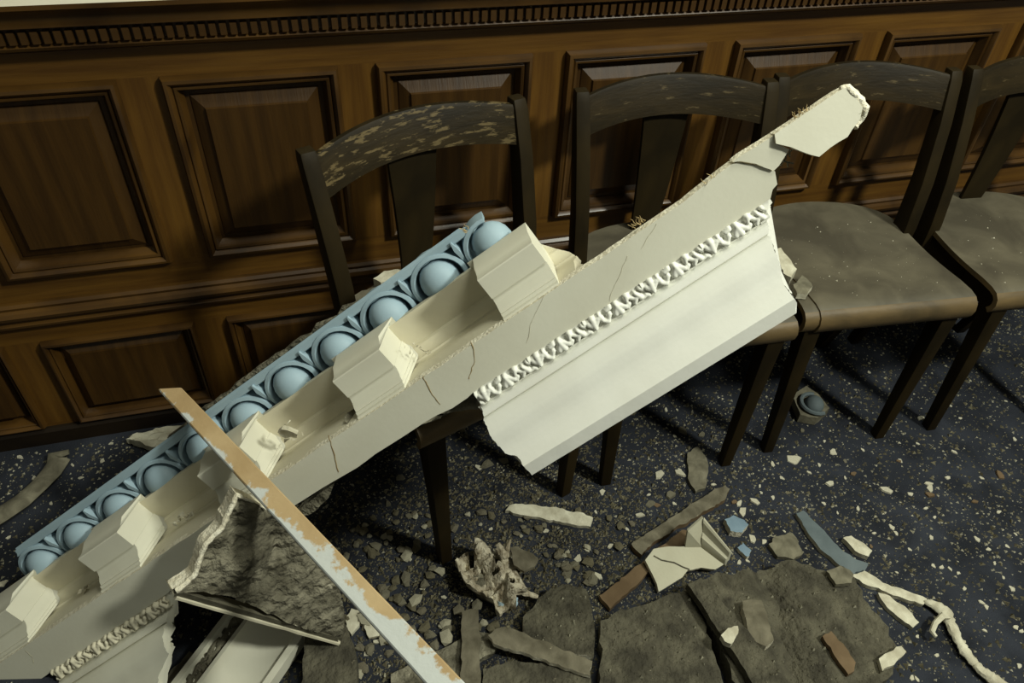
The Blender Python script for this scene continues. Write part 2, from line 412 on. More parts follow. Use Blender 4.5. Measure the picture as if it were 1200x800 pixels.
def sweep(prof, ua, ub, thick, name, material, seg=40, angle=32, jit=.0015, seed=1, wob=.0):
    """shell of a moulded profile: ua/ub are numbers or (v,u) tables for the broken ends"""
    rg = random.Random(seed); b = MB(); n = len(prof)
    nr = []
    for i in range(n):
        a, c = prof[max(i-1, 0)], prof[min(i+1, n-1)]
        t = Vector((c[0]-a[0], c[1]-a[1])); t = t.normalized() if t.length else Vector((1, 0)); nr.append(Vector((-t.y, t.x)))
    ea = [(interp(v, ua) if isinstance(ua, list) else ua)+rg.uniform(-jit, jit) for v, _ in prof]
    eb = [(interp(v, ub) if isinstance(ub, list) else ub)+rg.uniform(-jit, jit) for v, _ in prof]
    rings = []
    for k in range(seg+1):
        t = k/seg
        r = [K(ea[i]+(eb[i]-ea[i])*t, v, q+wob*nz(t*14, v*30, seed)) for i, (v, q) in enumerate(prof)]
        r += [K(ea[i]+(eb[i]-ea[i])*t+(rg.uniform(-.004, .004) if k in (0, seg) else 0), prof[i][0]-nr[i].x*thick, prof[i][1]-nr[i].y*thick) for i in range(n-1, -1, -1)]
        rings.append(r)
    b.loft(rings); return cpart(b, name, material, angle)
# --- fascia: flat face with a broken outline (n = 0)
def cslab(pixels, n, thick, name, material, seed=1, step=.02, jit=.0012, side=None, parent=None, amp=0, grid=None, matx=None):
    poly = [Vector((pn(px, py, n)[0], -pn(px, py, n)[1])) for px, py in pixels]
    cx = sum(p.x for p in poly)/len(poly); cy = sum(p.y for p in poly)/len(poly)
    poly = [Vector((p.x-cx, p.y-cy)) for p in poly]
    b = slab_mesh(poly, thick, step, jit, amp, 30, seed, grid)
    o = b.build(name, material, parent or corn, 30)
    if side: face_materials(o, side)
    o.location = (cx, cy, n)
    return o
ul, vl = pn(63, 783, 0)
fas_px = [(858, 192), (866, 191), (886, 194), (908, 201), (911, 216), (906, 222), (903, 233), (555, 459), (548, 466), (530, 478), (512, 486), (470, 513), (440, 532), (418, 548), (397, 560), (380, 570), (336, 598), (300, 612), (250, 640), (214, 672), (198, 694), (63, 785), (40, 801)]
low = [(U0, -.003)]
fpoly_px = fas_px
poly = [pn(px, py, 0) for px, py in fpoly_px] + [(U0, .074), (U0+.01, .03), (U0, 0)] + [pn(px, 777-SL*px, 0) for px in (0, 240, 480, 663, 760, 800)]
poly = [Vector((u, -v)) for u, v in poly]
fas = slab_mesh(poly, .017, .02, .0012, 0, 30, 3).build('fascia', M_PLAS, corn, 30); face_materials(fas, M_RAW)
f2 = cslab([(859, 190), (867, 183), (885, 172), (906, 159), (907, 168), (925, 175), (918, 186), (913, 194), (907, 200), (886, 192), (868, 189)], .004, .017, 'fascia_fragment', M_PLAS, 5, .012, .0008, M_RAW)
f3 = cslab([(908, 157), (930, 143), (957, 125), (984, 108), (993, 103), (1003, 112), (1012, 126), (1008, 140), (998, 151), (992, 160), (972, 172), (958, 183), (948, 181), (926, 172), (909, 168)], .009, .021, 'fascia_fragment', M_PLAS, 6, .012, .001, M_RAW)
f3.rotation_euler = (math.radians(-7), math.radians(3), 0)
b = MB(); p = []
ends = [(986, 104), (994, 103), (1003, 111), (1009, 118), (1013, 127), (1012, 136), (1006, 146), (999, 153)]
for (ax, ay), (bx, by) in zip(ends, ends[1:]):
    for t in (0, .5): u, v = pn(ax+(bx-ax)*t, ay+(by-ay)*t, .002); p.append(K(u+rnd.uniform(-.001, .001), v, .000+rnd.uniform(-.002, .002)))
b.tube(p, [.0035+.0045*abs(math.sin(i*.26))*rnd.uniform(.7, 1.1) for i in range(len(p))], 8); cpart(b, 'broken_end', M_RAW, 50)
# scrim fibre joining the fragments
b = MB()
for _ in range(14):
    u, v = pn(rnd.uniform(905, 925), rnd.uniform(172, 190), -.008)
    b.tube([K(u, v, -.006), K(u+rnd.uniform(-.02, .02), v+rnd.uniform(-.01, .02), -.012)], .0012, 5)
cpart(b, 'scrim_fibre', M_ROUGH)
# cracks in the fascia: thin open lines with raised lips
cracks = [[(495, 441), (500, 448), (503, 456), (510, 466), (515, 474)], [(552, 400), (556, 410), (557, 424), (552, 434), (550, 444)], [(385, 510), (389, 522), (392, 538), (397, 553)], [(638, 345), (631, 362), (622, 380), (617, 402)], [(735, 300), (728, 318), (720, 334), (714, 352)], [(770, 262), (760, 276), (752, 292)], [(30, 762), (38, 770), (40, 778)]]
for i, cr in enumerate(cracks):
    b = MB(); p = []
    for (ax, ay), (bx, by) in zip(cr, cr[1:]+cr[-1:]):
        for t in (0, .33, .66):
            u, v = pn(ax+(bx-ax)*t+rnd.uniform(-1, 1), ay+(by-ay)*t, .0004); p.append(K(u, v, .0002))
    p = p[:-2]
    b.tube(p, [(.0009 if i in (0, 1, 2) else .0005)*rnd.uniform(.6, 1.3) for _ in p], 5, .6); cpart(b, 'crack', M_CRACK if i in (0, 1, 2) else M_CHIP)
# --- lower mouldings: ornament bed, fillet, cyma, lip
PROF = [(.069, -.012), (.071, -.004), (.098, .004), (.101, .013), (.106, .017), (.110, .019), (.113, .015), (.114, .022), (.118, .029), (.126, .038), (.135, .045), (.145, .049), (.155, .052), (.163, .056), (.172, .063), (.180, .071), (.188, .079), (.191, .082), (.2155, .079), (.216, .074)]
endR = end_table([(903, 234), (899, 245), (901, 262), (902, 276), (907, 291), (912, 303), (915, 314), (917, 330), (930, 347), (934, 357), (932, 364)], PROF)
endL = end_table([(553, 455), (557, 463), (561, 472), (566, 482), (567, 490), (572, 504), (580, 518), (592, 532), (603, 534), (608, 536), (613, 546), (621, 554)], PROF)
def fine(p, k=3): return [tuple(Vector(a).lerp(Vector(c), j/k)) for a, c in zip(p, p[1:]) for j in range(k)]+[p[-1]]
cy = sweep(fine(PROF), endL, endR, .020, 'cyma_moulding', M_WHITE, 60, 28, .0012, 2, .0004)
endR2 = end_table([(199, 690), (200, 700), (199, 712), (195, 728), (190, 746), (198, 767), (186, 791), (184, 812)], PROF)
endL2 = end_table([(64, 786), (66, 800), (70, 820), (84, 850), (90, 870)], PROF)
cy2 = sweep(fine(PROF), endL2, endR2, .020, 'cyma_moulding', M_PLAS, 30, 28, .0015, 4, .0004)
# --- acanthus relief, one leaf unit after the other on the bed
def leaf_height(s, t):
    """s along 0..1, t across -1..1 ; carved acanthus: stem wave with paired curling lobes and drilled eyes"""
    x, y, h = s*100.0, t*13.5, 0.0
    def stroke(ax, ay, bx, by, r, top):
        dx, dy = bx-ax, by-ay; q = max(0, min(1, ((x-ax)*dx+(y-ay)*dy)/(dx*dx+dy*dy)))
        r = r*(.75+.35*q); d = math.hypot(x-ax-dx*q, y-ay-dy*q)/r
        return top*(1-d**3.2)**.6 if d < 1 else 0.0
    for a in STROKES: h = max(h, stroke(*a))
    return h
STROKES = [(12, 7, 6, -4, 5.0, .85), (12, 8, 14, -7, 5.2, 1.0), (13, 6, 22, -4, 4.8, .85), (26, -8, 27, 2, 4.2, .8), (27, 3, 33, 8, 4.6, .95), (34, 8, 40, 0, 4.4, .85), (38, -7, 45, -8, 4.2, .75),
           (55, -7, 49, 5, 5.2, .9), (55, -8, 57, 7, 5.2, 1.0), (56, -7, 66, 4, 4.8, .85), (68, 9, 72, 4, 3.8, .7), (71, -2, 74, -9, 4.6, .95), (74, -8, 81, -1, 4.2, .8), (80, 8, 85, 2, 4.6, .9), (87, -6, 92, 5, 4.6, .95), (94, 8, 101, 6, 4.2, .75), (96, -8, 100, -4, 4.4, .8), (0, 6, 3, 9, 4.2, .75), (-2, -5, 0, -8, 4.4, .8)]
LU = .100
b = MB(); ns, nt = 56, 22; base = []
for i in range(ns+1):
    for j in range(nt+1):
        s, t = i/ns, j/nt*2-1
        v = .0845+t*.0135; n0 = -.002+(t+1)/2*.005
        hh = leaf_height(s, t)*.0105 if 0 < j < nt else 0
        b.v.append(K(s*LU, v, n0+hh))
for i in range(ns):
    for j in range(nt):
        a = i*(nt+1)+j; b.f.append((a, a+1, a+nt+2, a+nt+1))
leaf = None
def leaf_run(parent, ua, ub, material):
    global leaf
    k = int((ub-ua)/LU)
    first = None; st = (ub-ua)/k
    for i in range(k):
        if first is None:
            me = bpy.data.meshes.new('acanthus_leaf'); me.from_pydata(b.v, [], b.f)
            first = finish(me, 'acanthus_leaf', material, parent, 60); o = first
        else:
            o = first.copy(); COL.objects.link(o); o.parent = parent
        o.location = (ua+st*i, 0, 0); o.scale = (st/LU, 1, 1)
leaf_run(cy, interp(.085, endL)+.003, interp(.085, endR)-.003, M_WHITE)
leaf_run(cy2, interp(.085, endL2)+.003, interp(.085, endR2)-.003, M_PLASY)
# --- dentil course: recessed bed, its moulding and soffit
BED = [(-.066, -.120), (-.060, -.1195), (-.012, -.120), (-.010, -.112), (-.004, -.108), (.001, -.100), (.003, -.090), (.002, -.086), (.005, -.084), (.005, -.074), (.002, -.060), (.0005, -.020), (.0005, -.006)]
UB1 = .316
bed = sweep(fine(BED, 2), U0, [(-.07, .262), (-.02, .30), (.006, .335)], .016, 'dentil_bed', M_PLASY, 80, 28, .0008, 6, .0006)
BL = .100
def dentil_block(u0, u1, side=True):
    """projecting block with chamfered head, coved side and the moulding that breaks round its foot"""
    b = MB()
    prof = [(-.0785, -.120), (-.0785, -.072), (-.074, -.060), (-.071, -.050), (-.071, -.0365), (-.069, -.035), (-.032, -.035), (-.0315, -.039), (-.026, -.037), (-.020, -.032), (-.014, -.023), (-.0085, -.019), (-.0085, -.0155), (-.004, -.014), (-.003, -.008), (.001, -.006), (.001, -.120)]
    outs = [.034, .034, .024, .012, .002, 0, 0, .004, .006, .011, .018, .020, .022, .024, .026, .026, .030]   # side spread towards the bed
    outs_l = [.006, .006, .004, .002, 0, 0, 0, .002, .003, .004, .006, .007, .008, .009, .010, .010, .010]
    for lst in ((outs, outs_l),):
        mid = [[K(u0+(u1-u0)*k/6, v, n) for v, n in prof] for k in range(7)]
        left = [K(u0-(.012 if n < -.1 else 0)-lst[1][i]*.4, v, max(n-.085, -.121)) for i, (v, n) in enumerate(prof)]
        rightr = [K(u1+lst[0][i]*.5+.006, v, max(n-.085, -.121)) for i, (v, n) in enumerate(prof)]
        b.loft([left]+mid+([rightr] if side else []))
    return b
cpart(dentil_block(.191, .296, False), 'dentil_block', M_PLAS, 26)
for ur, ln in ( (-.010, .100), (-.322, .102), (-.628, .103), (-.934, .104)):
    cpart(dentil_block(ur-ln, ur), 'dentil_block', M_PLAS, 26)
# plaster crumbs caught in the corners of the course
b = MB()
for px, py in [(487, 411), (482, 408), (505, 415), (338, 508), (334, 500), (346, 510), (212, 608), (218, 604), (206, 612), (96, 698), (100, 692), (104, 700)]:
    u, v = pn(px, py, -.06)
    for _ in range(4):
        r = rnd.uniform(.003, .008); cx, cyy, cz = u+rnd.uniform(-.012, .012), v+rnd.uniform(-.006, .006), -.066+rnd.uniform(-.004, .010)
        pts = [K(cx+rnd.uniform(-r, r), cyy+rnd.uniform(-r, r), cz+rnd.uniform(-r, r)) for _ in range(4)]
        b.add(pts, [(0, 1, 2), (0, 3, 1), (1, 3, 2), (2, 3, 0)])
o = cpart(b, 'caught_crumb', M_CHIP, 10); o['kind'] = 'stuff'
b = MB(); u, v = pn(337, 506, -.045)
pl = [Vector(q)*.001 for q in ((-16, 4), (-6, 12), (6, 10), (18, -2), (14, -12), (2, -10), (-8, -14), (-14, -6))]
o = slab_mesh(pl, .008, .006, .001, .002, 60, 9, .006).build('loose_chip', M_CHIP, corn, 30); o.location = K(u, v, -.040); o.rotation_euler = (.3, -.2, -.5)
# --- blue egg-and-dart strip
BPROF = [(-.128, -.150), (-.124, -.146), (-.112, -.146), (-.110, -.150), (-.108, -.156), (-.104, -.172), (-.096, -.184), (-.084, -.192), (-.070, -.194), (-.056, -.188), (-.046, -.172), (-.040, -.150), (-.040, -.140)]
bendR = [(-.13, .196), (-.115, .206), (-.105, .200), (-.095, .205), (-.08, .236), (-.04, .256)]
bendL = [(-.13, -.925), (-.08, -.955), (-.04, -.95)]
blue = sweep(fine(BPROF, 2), bendL, bendR, .014, 'egg_and_dart_strip', M_BLUE, 70, 28, .002, 8, .0012)
EP = .1139; eg = rm = dt = None
rm0 = None
for i in range(11):
    uc = .228-EP*i
    if eg is None:
        bq = MB(); rings = []
        for a in range(11):
            th = math.pi*(a/10); r = math.sin(th)
            rings.append([((.0365*r*math.cos(2*math.pi*k/20)), (.038*math.cos(th)), .032*r*math.sin(2*math.pi*k/20)) for k in range(20)])
        bq.loft(rings[1:-1]); eg = bq.build('egg', M_BLUE, blue, 60)
        bq = MB(); pth = []
        for a in range(19):
            th = math.radians(-28+236*a/18); pth.append((.047*math.cos(th)*1.02, .044*math.sin(th), .0))
        rings = []
        for a, p in enumerate(pth):
            d = Vector((p[0]/1.02, p[1], 0)).normalized(); p = Vector(p)
            rings.append([p-d*.0045+Vector((0, 0, -.026)), p-d*.0035+Vector((0, 0, .006)), p-d*.001+Vector((0, 0, .010)), p+d*.005+Vector((0, 0, .008)), p+d*.0085+Vector((0, 0, -.022))])
        bq.loft(rings); rm = bq.build('egg_rim', M_BLUE, blue, 50); q = rm; rm0 = MB(); rm0.loft(rings[8:]); rm0 = rm0.build('egg_rim', M_BLUE, blue, 50); rm0.location = K(uc, -.072, -.152)
        bq = MB(); bq.loft([[(-.001, .034, -.01), (.001, .034, -.01), (.001, .034, .012), (-.001, .034, .012)], [(-.007, .018, -.012), (.007, .018, -.012), (.004, .018, .012), (-.004, .018, .012)], [(-.005, 0, -.012), (.005, 0, -.012), (.003, 0, .006), (-.003, 0, .006)], [(-.001, -.028, -.014), (.001, -.028, -.014), (.0005, -.028, -.006), (-.0005, -.028, -.006)]])
        dt = bq.build('dart', M_BLUE, blue, 40); o, d = eg, dt
    else:
        o = eg.copy(); COL.objects.link(o); o.parent = blue; q = rm.copy(); COL.objects.link(q); q.parent = blue
        d = dt.copy(); COL.objects.link(d); d.parent = blue
    v = -.072+(.006 if i > 4 else 0); n = -.152
    o.location = K(uc, v, n); q.location = K(uc, v, n); d.location = K(uc-EP/2, v-.012, n)
bpy.data.objects.remove(d)
bpy.data.objects.remove([x for x in blue.children if x.name.startswith('egg_rim') and x is not rm0 and (x.location-rm0.location).length < 1e-4][0])
pg = [Vector((u, .118)) for u in (-.02, -.26, -.50)] + [Vector((-.50+.02*k, .127+.008*nz(k*.7, 2, 1)+.006*math.sin(math.pi*k/24))) for k in range(25)]
o = slab_mesh(pg, .012, .012, .0016, .002, 40, 14, .014).build('strip_backing', M_ROUGH, blue, 25); o.location = (0, 0, -.158)
# --- rough backing behind the flat face, resting on the chair seat
rg = random.Random(3); rings = []
for k in range(61):
    u = -1.0+1.24*k/60; t = k/60
    base = [(-.052, -.205), (-.046, -.160), (-.012, -.150), (.026, -.112), (.026, -.030), (.060, -.020), (.065, -.030), (.067, -.062), (.050, -.100), (.004, -.172), (-.046, -.222)]
    fade = min(1, (1-t)*5+.15)*min(1, t*8+.4)
    r = []
    for i, (v, n) in enumerate(base):
        a = .010*nz(u*18, i*2.1, 5)+.006*nz(u*60, i*3, 2)
        r.append(K(u, (.045+(v-.045)*fade if i > 3 and i < 9 else .034+(v-.034)*fade)+(a*.5 if i > 6 else 0), (-.026+(n+.026)*fade if i > 3 and i < 9 else -.10+(n+.10)*fade)-(abs(a) if i > 6 else 0)))
    rings.append(r)
b = MB(); b.loft(rings); cpart(b, 'rough_backing', M_ROUGH, 20)
sp = CI @ (c1.matrix_basis @ Vector((-.185, .050, SZ)))
b = MB(); rings = []
a_, z_ = Vector((sp.x, -.046, -.045)), Vector((sp.x, sp.y, sp.z))
dn = (CI.to_3x3() @ Vector((0, 0, 1))).normalized(); e1 = Vector((1, 0, 0)); e1 = (e1-dn*e1.dot(dn)).normalized(); e2 = dn.cross(e1)
for i in range(9):
    t = i/8; c_ = a_.lerp(z_, t); r_ = .062-.020*t
    rings.append([c_+(e1*math.cos(k*math.pi/8)*1.5+e2*math.sin(k*math.pi/8)*.62)*r_*(1+.16*nz(i*.6, k*.9, 3))+dn*(.003*nz(k*1.1, i, 7) if i < 8 else -.001) for k in range(16)])
b.loft(rings); cpart(b, 'rough_backing', M_ROUGH, 25)
# torn flap of backing under the flat face
cslab([(322, 612), (352, 594), (392, 566), (394, 562), (385, 583), (372, 596), (362, 603), (350, 604)], -.012, .012, 'torn_backing', M_ROUGH, 11, .01, .0012, None, None, .004, .012)
cslab([(504, 486), (520, 478), (553, 457), (561, 474), (560, 480), (540, 482), (526, 484)], -.030, .014, 'torn_backing', M_ROUGH, 12, .01, .0012, None, None, .004, .012)
# fibre tufts along the broken upper edge
for px, py, k in ((748, 262, 12), (940, 134, 14), (1010, 132, 8), (548, 268, 5), (830, 212, 4)):
    b = MB(); u, v = pn(px, py, -.004)
    for _ in range(k):
        q = [K(u+rnd.uniform(-.010, .010), v+rnd.uniform(0, .004), -.004)]
        for _s in range(3): q.append((q[-1][0]+rnd.uniform(-.003, .003), q[-1][1]+rnd.uniform(.002, .005), q[-1][2]+rnd.uniform(-.003, .006)))
        b.tube(q, [.0008, .0006, .0005, .0003], 5)
    o = cpart(b, 'fibre_tuft', M_FIBRE); o['kind'] = 'stuff'

bpy.context.view_layer.update()
for o in corn.children_recursive:                # the lower end lies on the carpet
    mw = o.matrix_world
    if min((mw @ v.co).z for v in o.data.vertices) > .0005: continue
    if o.data.users > 1: o.data = o.data.copy()
    bm = bmesh.new(); bm.from_mesh(o.data); mi = mw.inverted()
    n = (mi.to_3x3() @ Vector((0, 0, 1))); p = mi @ Vector((0, 0, .0008)); n = (mw.to_3x3().transposed() @ Vector((0, 0, 1))).normalized()
    g = bmesh.ops.bisect_plane(bm, geom=bm.verts[:]+bm.edges[:]+bm.faces[:], plane_co=p, plane_no=n, clear_inner=True)
    bmesh.ops.holes_fill(bm, edges=[e for e in bm.edges if e.is_boundary and all(abs((mw @ v.co).z-.0008) < 1e-4 for v in e.verts)], sides=0)
    bm.to_mesh(o.data); bm.free(); o.data.set_sharp_from_angle(angle=math.radians(28))
    if not o.data.polygons: bpy.data.objects.remove(o)

# ------------------------------------------------------------------ larger debris
def plate(name, pixels, z, thick, material, label, cat, group=None, plane=None, amp=0.0, freq=20, grid=None, step=.008, jit=.0030, seed=1, side=None, shape=None, flat=True):
    """broken plate lying in a plane; the outline is its top face"""
    if plane: o3, nr = plane
    else: o3, nr = Vector((0, 0, z)), Vector((0, 0, 1))
    pts = [hit(px, py, o3, nr) for px, py in pixels]
    c = sum(pts, Vector())/len(pts)
    m4 = frame(c, Vector((1, 0, 0)), nr); mi = m4.inverted()
    poly = [Vector(((mi @ p).x, (mi @ p).y)) for p in pts]
    ob = slab_mesh(poly, thick, step, jit, amp, freq, seed, grid, shape, flat=flat).build(name, material, None, 25, m4)
    if side: face_materials(ob, side, .12 if amp > .008 else .6)
    return tag(ob, label, cat, group)
def plane3(a, b_, c):
    A, B, C_ = atd(*a), atd(*b_), atd(*c); n = (B-A).cross(C_-A).normalized()
    if n.dot(CAM-A) < 0: n = -n
    return A, n

# broken slab of cornice seen from its rough back
pl = plane3((276, 578, 1.222), (202, 697, 1.205), (395, 755, 1.445))
sl_px = [(276, 577), (290, 584), (312, 596), (330, 612), (352, 630), (378, 655), (398, 690), (405, 725), (400, 748), (360, 738), (309, 716), (272, 700), (237, 692), (203, 697), (201, 692), (216, 683), (226, 674), (232, 656), (240, 636), (259, 617), (261, 606), (267, 599)]
slab = plate('broken_cornice_chunk', sl_px, 0, .030, M_ROUGH, 'broken cornice slab showing its rough grey back, leaning against the fallen cornice', 'plaster slab', None, pl, .011, 30, .008, .008, .0018, 21, M_RAW,
             shape=lambda x, y: -.014*math.exp(-((x-.05)**2+(y+.01)**2)/.004)+.018*math.exp(-((x+.02)**2+(y-.01)**2)/.0012))
mi = slab.matrix_world.inverted()
b = MB(); rings = []; lip = []
for i in range(17):
    t = i/16; px = 201+(396-201)*t
    pt = mi @ hit(px, 694+(750-694)*t, *pl); e = .003*nz(t*40, 8)
    rings.append([(pt.x, pt.y+.006, -.002), (pt.x+.004, pt.y-.018, -.012), (pt.x+.006, pt.y-.022+e, -.036), (pt.x, pt.y+.004, -.036)])
    lip.append((pt.x+.005, pt.y-.021+e*.5, -.014+.002*nz(t*30, 2)))
b.loft(rings); b.build('edge_band', M_CHIPG, slab, 30)
b = MB(); b.tube(lip, [.0052+.001*nz(i*1.7, 3) for i in range(17)], 7); b.build('edge_lip', M_PLASY, slab, 40)
b = MB(); p = [mi @ hit(*q, *pl) for q in ((312, 596), (292, 585), (277, 579), (268, 599), (260, 617), (241, 636), (233, 656), (228, 672), (217, 683), (203, 694))]
pp = []
for i in range(len(p)-1):
    for j in range(4): q = p[i].lerp(p[i+1], j/4); pp.append((q.x+.002*nz(i+j*.3, 1, 0), q.y+.002*nz(i+j*.3, 4, 0), .002+.003*nz(i*2+j*.7, 9)))
b.tube(pp, [.0045+.0022*nz(i*.9, 2) if i > 6 else .0025 for i in range(len(pp))], 7); b.build('broken_edge', M_RAW, slab, 40)

# moulded fragment lying under that slab
pl = plane3((195, 800, 1.40), (335, 800, 1.42), (300, 745, 1.47))
fo, fn = pl
ax = (hit(262, 750, *pl)-hit(215, 812, *pl)).normalized()
m4 = frame(hit(284, 779, *pl)+Vector((0, 0, -.006)), ax, fn); mi = m4.inverted()
fr = empty('moulded_fragment', m4); tag(fr, 'cornice fragment with leaf strip and smooth cove, half hidden under the rough slab', 'plaster fragment')
FP = [(.10, -.030), (.10, -.004), (.088, 0), (.084, -.008), (.060, -.010), (.056, .002), (.048, .004), (.044, -.004), (.030, -.014), (.005, -.022), (-.025, -.020), (-.045, -.010), (-.052, .002), (-.066, .004), (-.070, -.030)]
b = MB(); b.loft([[(x+.006*nz(i*1.3, x*9), y, z) for i, (y, z) in enumerate(FP)] for x in (-.10, -.03, .05, .13)]); b.build('cove_moulding', M_PLAS, fr, 30)
b2 = MB(); ns, nt = 40, 14
for i in range(ns+1):
    for j in range(nt+1):
        s, t = i/ns*2, j/nt*2-1
        b2.v.append((-.095+i/ns*.20, .072+t*.0115, -.0095+(leaf_height(s % 1, t)*.008 if 0 < j < nt else 0)))
for i in range(ns):
    for j in range(nt):
        a = i*(nt+1)+j; b2.f.append((a, a+nt+1, a+nt+2, a+1))
b2.build('leaf_strip', M_ROUGH, fr, 60)
plate('lath_strip', [(190, 800), (200, 785), (222, 762), (228, 766), (212, 790), (206, 806)], .013, .012, M_LATH, 'thin grey lath lying beside the moulded fragment under the slab', 'lath', seed=31)

# ochre batten laid across the cornice
A, B = atd(199, 455, 1.3725), atd(548, 828, .940)
dirv = (B-A).normalized(); tocam = (CAM-(A+B)/2).normalized()
nrm = (tocam-dirv*tocam.dot(dirv)).normalized()
nrm = (nrm + dirv.cross(nrm)*-.10).normalized()
m4 = frame(A, dirv, nrm); Lb = (B-A).length
rings = []
for i in range(31):
    t = i/30; x = Lb*1.06*t; hw = .0158+.0022*t
    j1, j2 = .0006*nz(t*40, 1), .0006*nz(t*40, 6); sk = .034*(1-t)**18
    rings.append([(x-sk*.5, -hw+j1, -.016), (x-sk*.5, -hw+j1, -.002), (x-sk*.45, -hw+.002+j1, 0), (x+sk*.4, hw-.002+j2, 0), (x+sk*.45, hw+j2, -.002), (x+sk*.45, hw+j2, -.016)])
b = MB(); b.loft(rings); bat = b.build('timber_batten', M_FLAKE, None, 30, m4)
tag(bat, 'long narrow ochre timber batten with flaking grey paint, laid across the cornice', 'batten')

# dark slabs lying on the floor
GS = 'dirty slabs on the carpet'
plate('plaster_board', [(805, 684), (850, 672), (900, 661), (932, 655), (965, 668), (1002, 676), (1012, 700), (1028, 722), (1052, 760), (1046, 790), (1010, 830), (880, 840), (852, 770), (830, 718)], .052, .050, M_SLAB, 'large dirty grey slab carrying a short lath and a brown wood strip', 'slab', GS, amp=.006, freq=14, grid=.016, step=.014, jit=.008, seed=41,
      shape=lambda x, y: -.020*math.exp(-((x-y*.3+.05)**2)/.0007)+.015*x)
plate('plaster_board', [(704, 727), (735, 713), (772, 701), (803, 691), (820, 716), (838, 768), (858, 830), (704, 840)], .042, .040, M_SLAB, 'large dirty grey slab between the long brown lath and the slab with the short lath', 'slab', GS, amp=.005, freq=14, grid=.016, step=.014, jit=.006, seed=42)
plate('plaster_board', [(612, 722), (628, 707), (645, 688), (668, 684), (687, 690), (694, 712), (697, 742), (696, 768), (660, 764), (612, 742)], .030, .029, M_SLAB, 'dark scratched slab with a pale broken edge, beside the grey strip', 'slab', GS, amp=.003, freq=20, grid=.014, step=.012, jit=.005, seed=43, side=M_RAW)
plate('plaster_board', [(566, 784), (602, 774), (658, 779), (692, 790), (696, 830), (566, 830)], .026, .025, M_SLAB, 'dirty slab under the grey strip, cut off by the upright lath', 'slab', GS, amp=.004, freq=20, grid=.016, step=.012, jit=.003, seed=44)
plate('plaster_board', [(358, 742), (402, 724), (416, 760), (420, 800), (412, 820), (352, 820)], .058, .056, M_SLAB, 'dirty slab beside the moulded fragment, below the rough leaning slab', 'slab', GS, amp=.004, freq=20, grid=.016, step=.012, jit=.003, seed=45)
plate('plaster_board', [(458, 790), (500, 768), (560, 740), (600, 745), (560, 775), (530, 830), (460, 830)], .020, .019, M_ROUGH, 'streaked grey slab under the lower end of the ochre batten', 'slab', GS, amp=.004, freq=24, grid=.014, step=.012, jit=.003, seed=46)

plate('dark_board', [(805, 683), (822, 676), (846, 704), (880, 745), (930, 806), (935, 830), (900, 830), (868, 778), (838, 732)], .077, .022, M_SLAB, 'narrow dark board lying on the seam between the two large dirty slabs', 'board', GS, amp=.003, freq=24, grid=.014, step=.012, jit=.002, seed=47)
# laths and strips
plate('lath_strip', [(740, 637), (757, 625), (800, 597), (840, 572), (850, 568), (856, 573), (850, 584), (820, 603), (790, 619), (768, 634), (752, 650)], .0165, .016, M_LATH, 'long grey weathered lath lying beside the white corner moulding', 'lath', seed=51, amp=.002, freq=50, grid=.012, side=M_BROWNLATH)
plate('lath_strip', [(703, 698), (740, 667), (776, 639), (800, 620), (814, 622), (800, 640), (760, 670), (715, 713)], .016, .015, M_BROWNLATH, 'bare brown wood strip passing under the white corner moulding', 'lath', seed=52)
plate('lath_strip', [(541, 716), (551, 713), (560, 714), (562, 760), (563, 825), (539, 825), (540, 770)], .036, .014, M_LATH, 'grey lath standing out between the batten and the grey strip', 'lath', seed=53)
plate('lath_strip', [(572, 744), (580, 737), (592, 734), (640, 752), (694, 774), (692, 791), (684, 789), (630, 770), (578, 754)], .0425, .012, M_LATH, 'grey plaster strip lying on the dark scratched slab', 'lath', seed=54, side=M_RAW)
plate('lath_strip', [(592, 598), (597, 591), (604, 590), (640, 593), (676, 599), (695, 606), (692, 617), (672, 614), (640, 608), (606, 602)], .0110, .010, M_CHIP, 'pale flat wood strip lying alone on the carpet before the chair legs', 'lath', seed=55, amp=.001, freq=60, grid=.012)
plate('lath_strip', [(870, 704), (880, 702), (892, 703), (899, 724), (907, 750), (898, 757), (886, 752), (876, 740)], .0725, .020, M_LATH, 'short grey lath with pale edges standing on the dirty slab', 'lath', seed=56, side=M_RAW)
plate('lath_strip', [(964, 745), (974, 739), (988, 754), (1003, 776), (1001, 786), (994, 790), (978, 768)], .066, .012, M_BROWNLATH, 'short brown wood strip lying on the edge of the dirty slab', 'lath', seed=57)
plate('lath_strip', [(700, 560), (704, 559)] if False else [(933, 601), (941, 598), (956, 612), (972, 628), (988, 645), (1004, 655), (1018, 660), (1014, 668), (1000, 672), (984, 662), (962, 644), (946, 622)], .013, .012, M_GREYBLUE, 'grey-blue painted plaster strip lying on the navy carpet', 'plaster strip', seed=58, side=M_CHIP)
plate('plaster_strip', [(998, 674), (1011, 668), (1040, 684), (1066, 693), (1086, 701), (1082, 708), (1062, 702), (1038, 693), (1016, 685)], .013, .012, M_CHIP, 'long cream plaster strip pointing from the grey-blue strip to the crumpled rope', 'plaster strip', seed=59)
plate('plaster_strip', [(1029, 694), (1043, 698), (1064, 714), (1077, 729), (1070, 735), (1052, 722), (1039, 711)], .013, .012, M_CHIP, 'short cream plaster strip beside the longer cream strip', 'plaster strip', seed=60)
plate('plaster_strip', [(988, 630), (998, 627), (1012, 636), (1022, 645), (1018, 652), (1002, 645)], .015, .014, M_CHIP, 'yellowish cream plaster strip beside the grey-blue strip', 'plaster strip', seed=61)
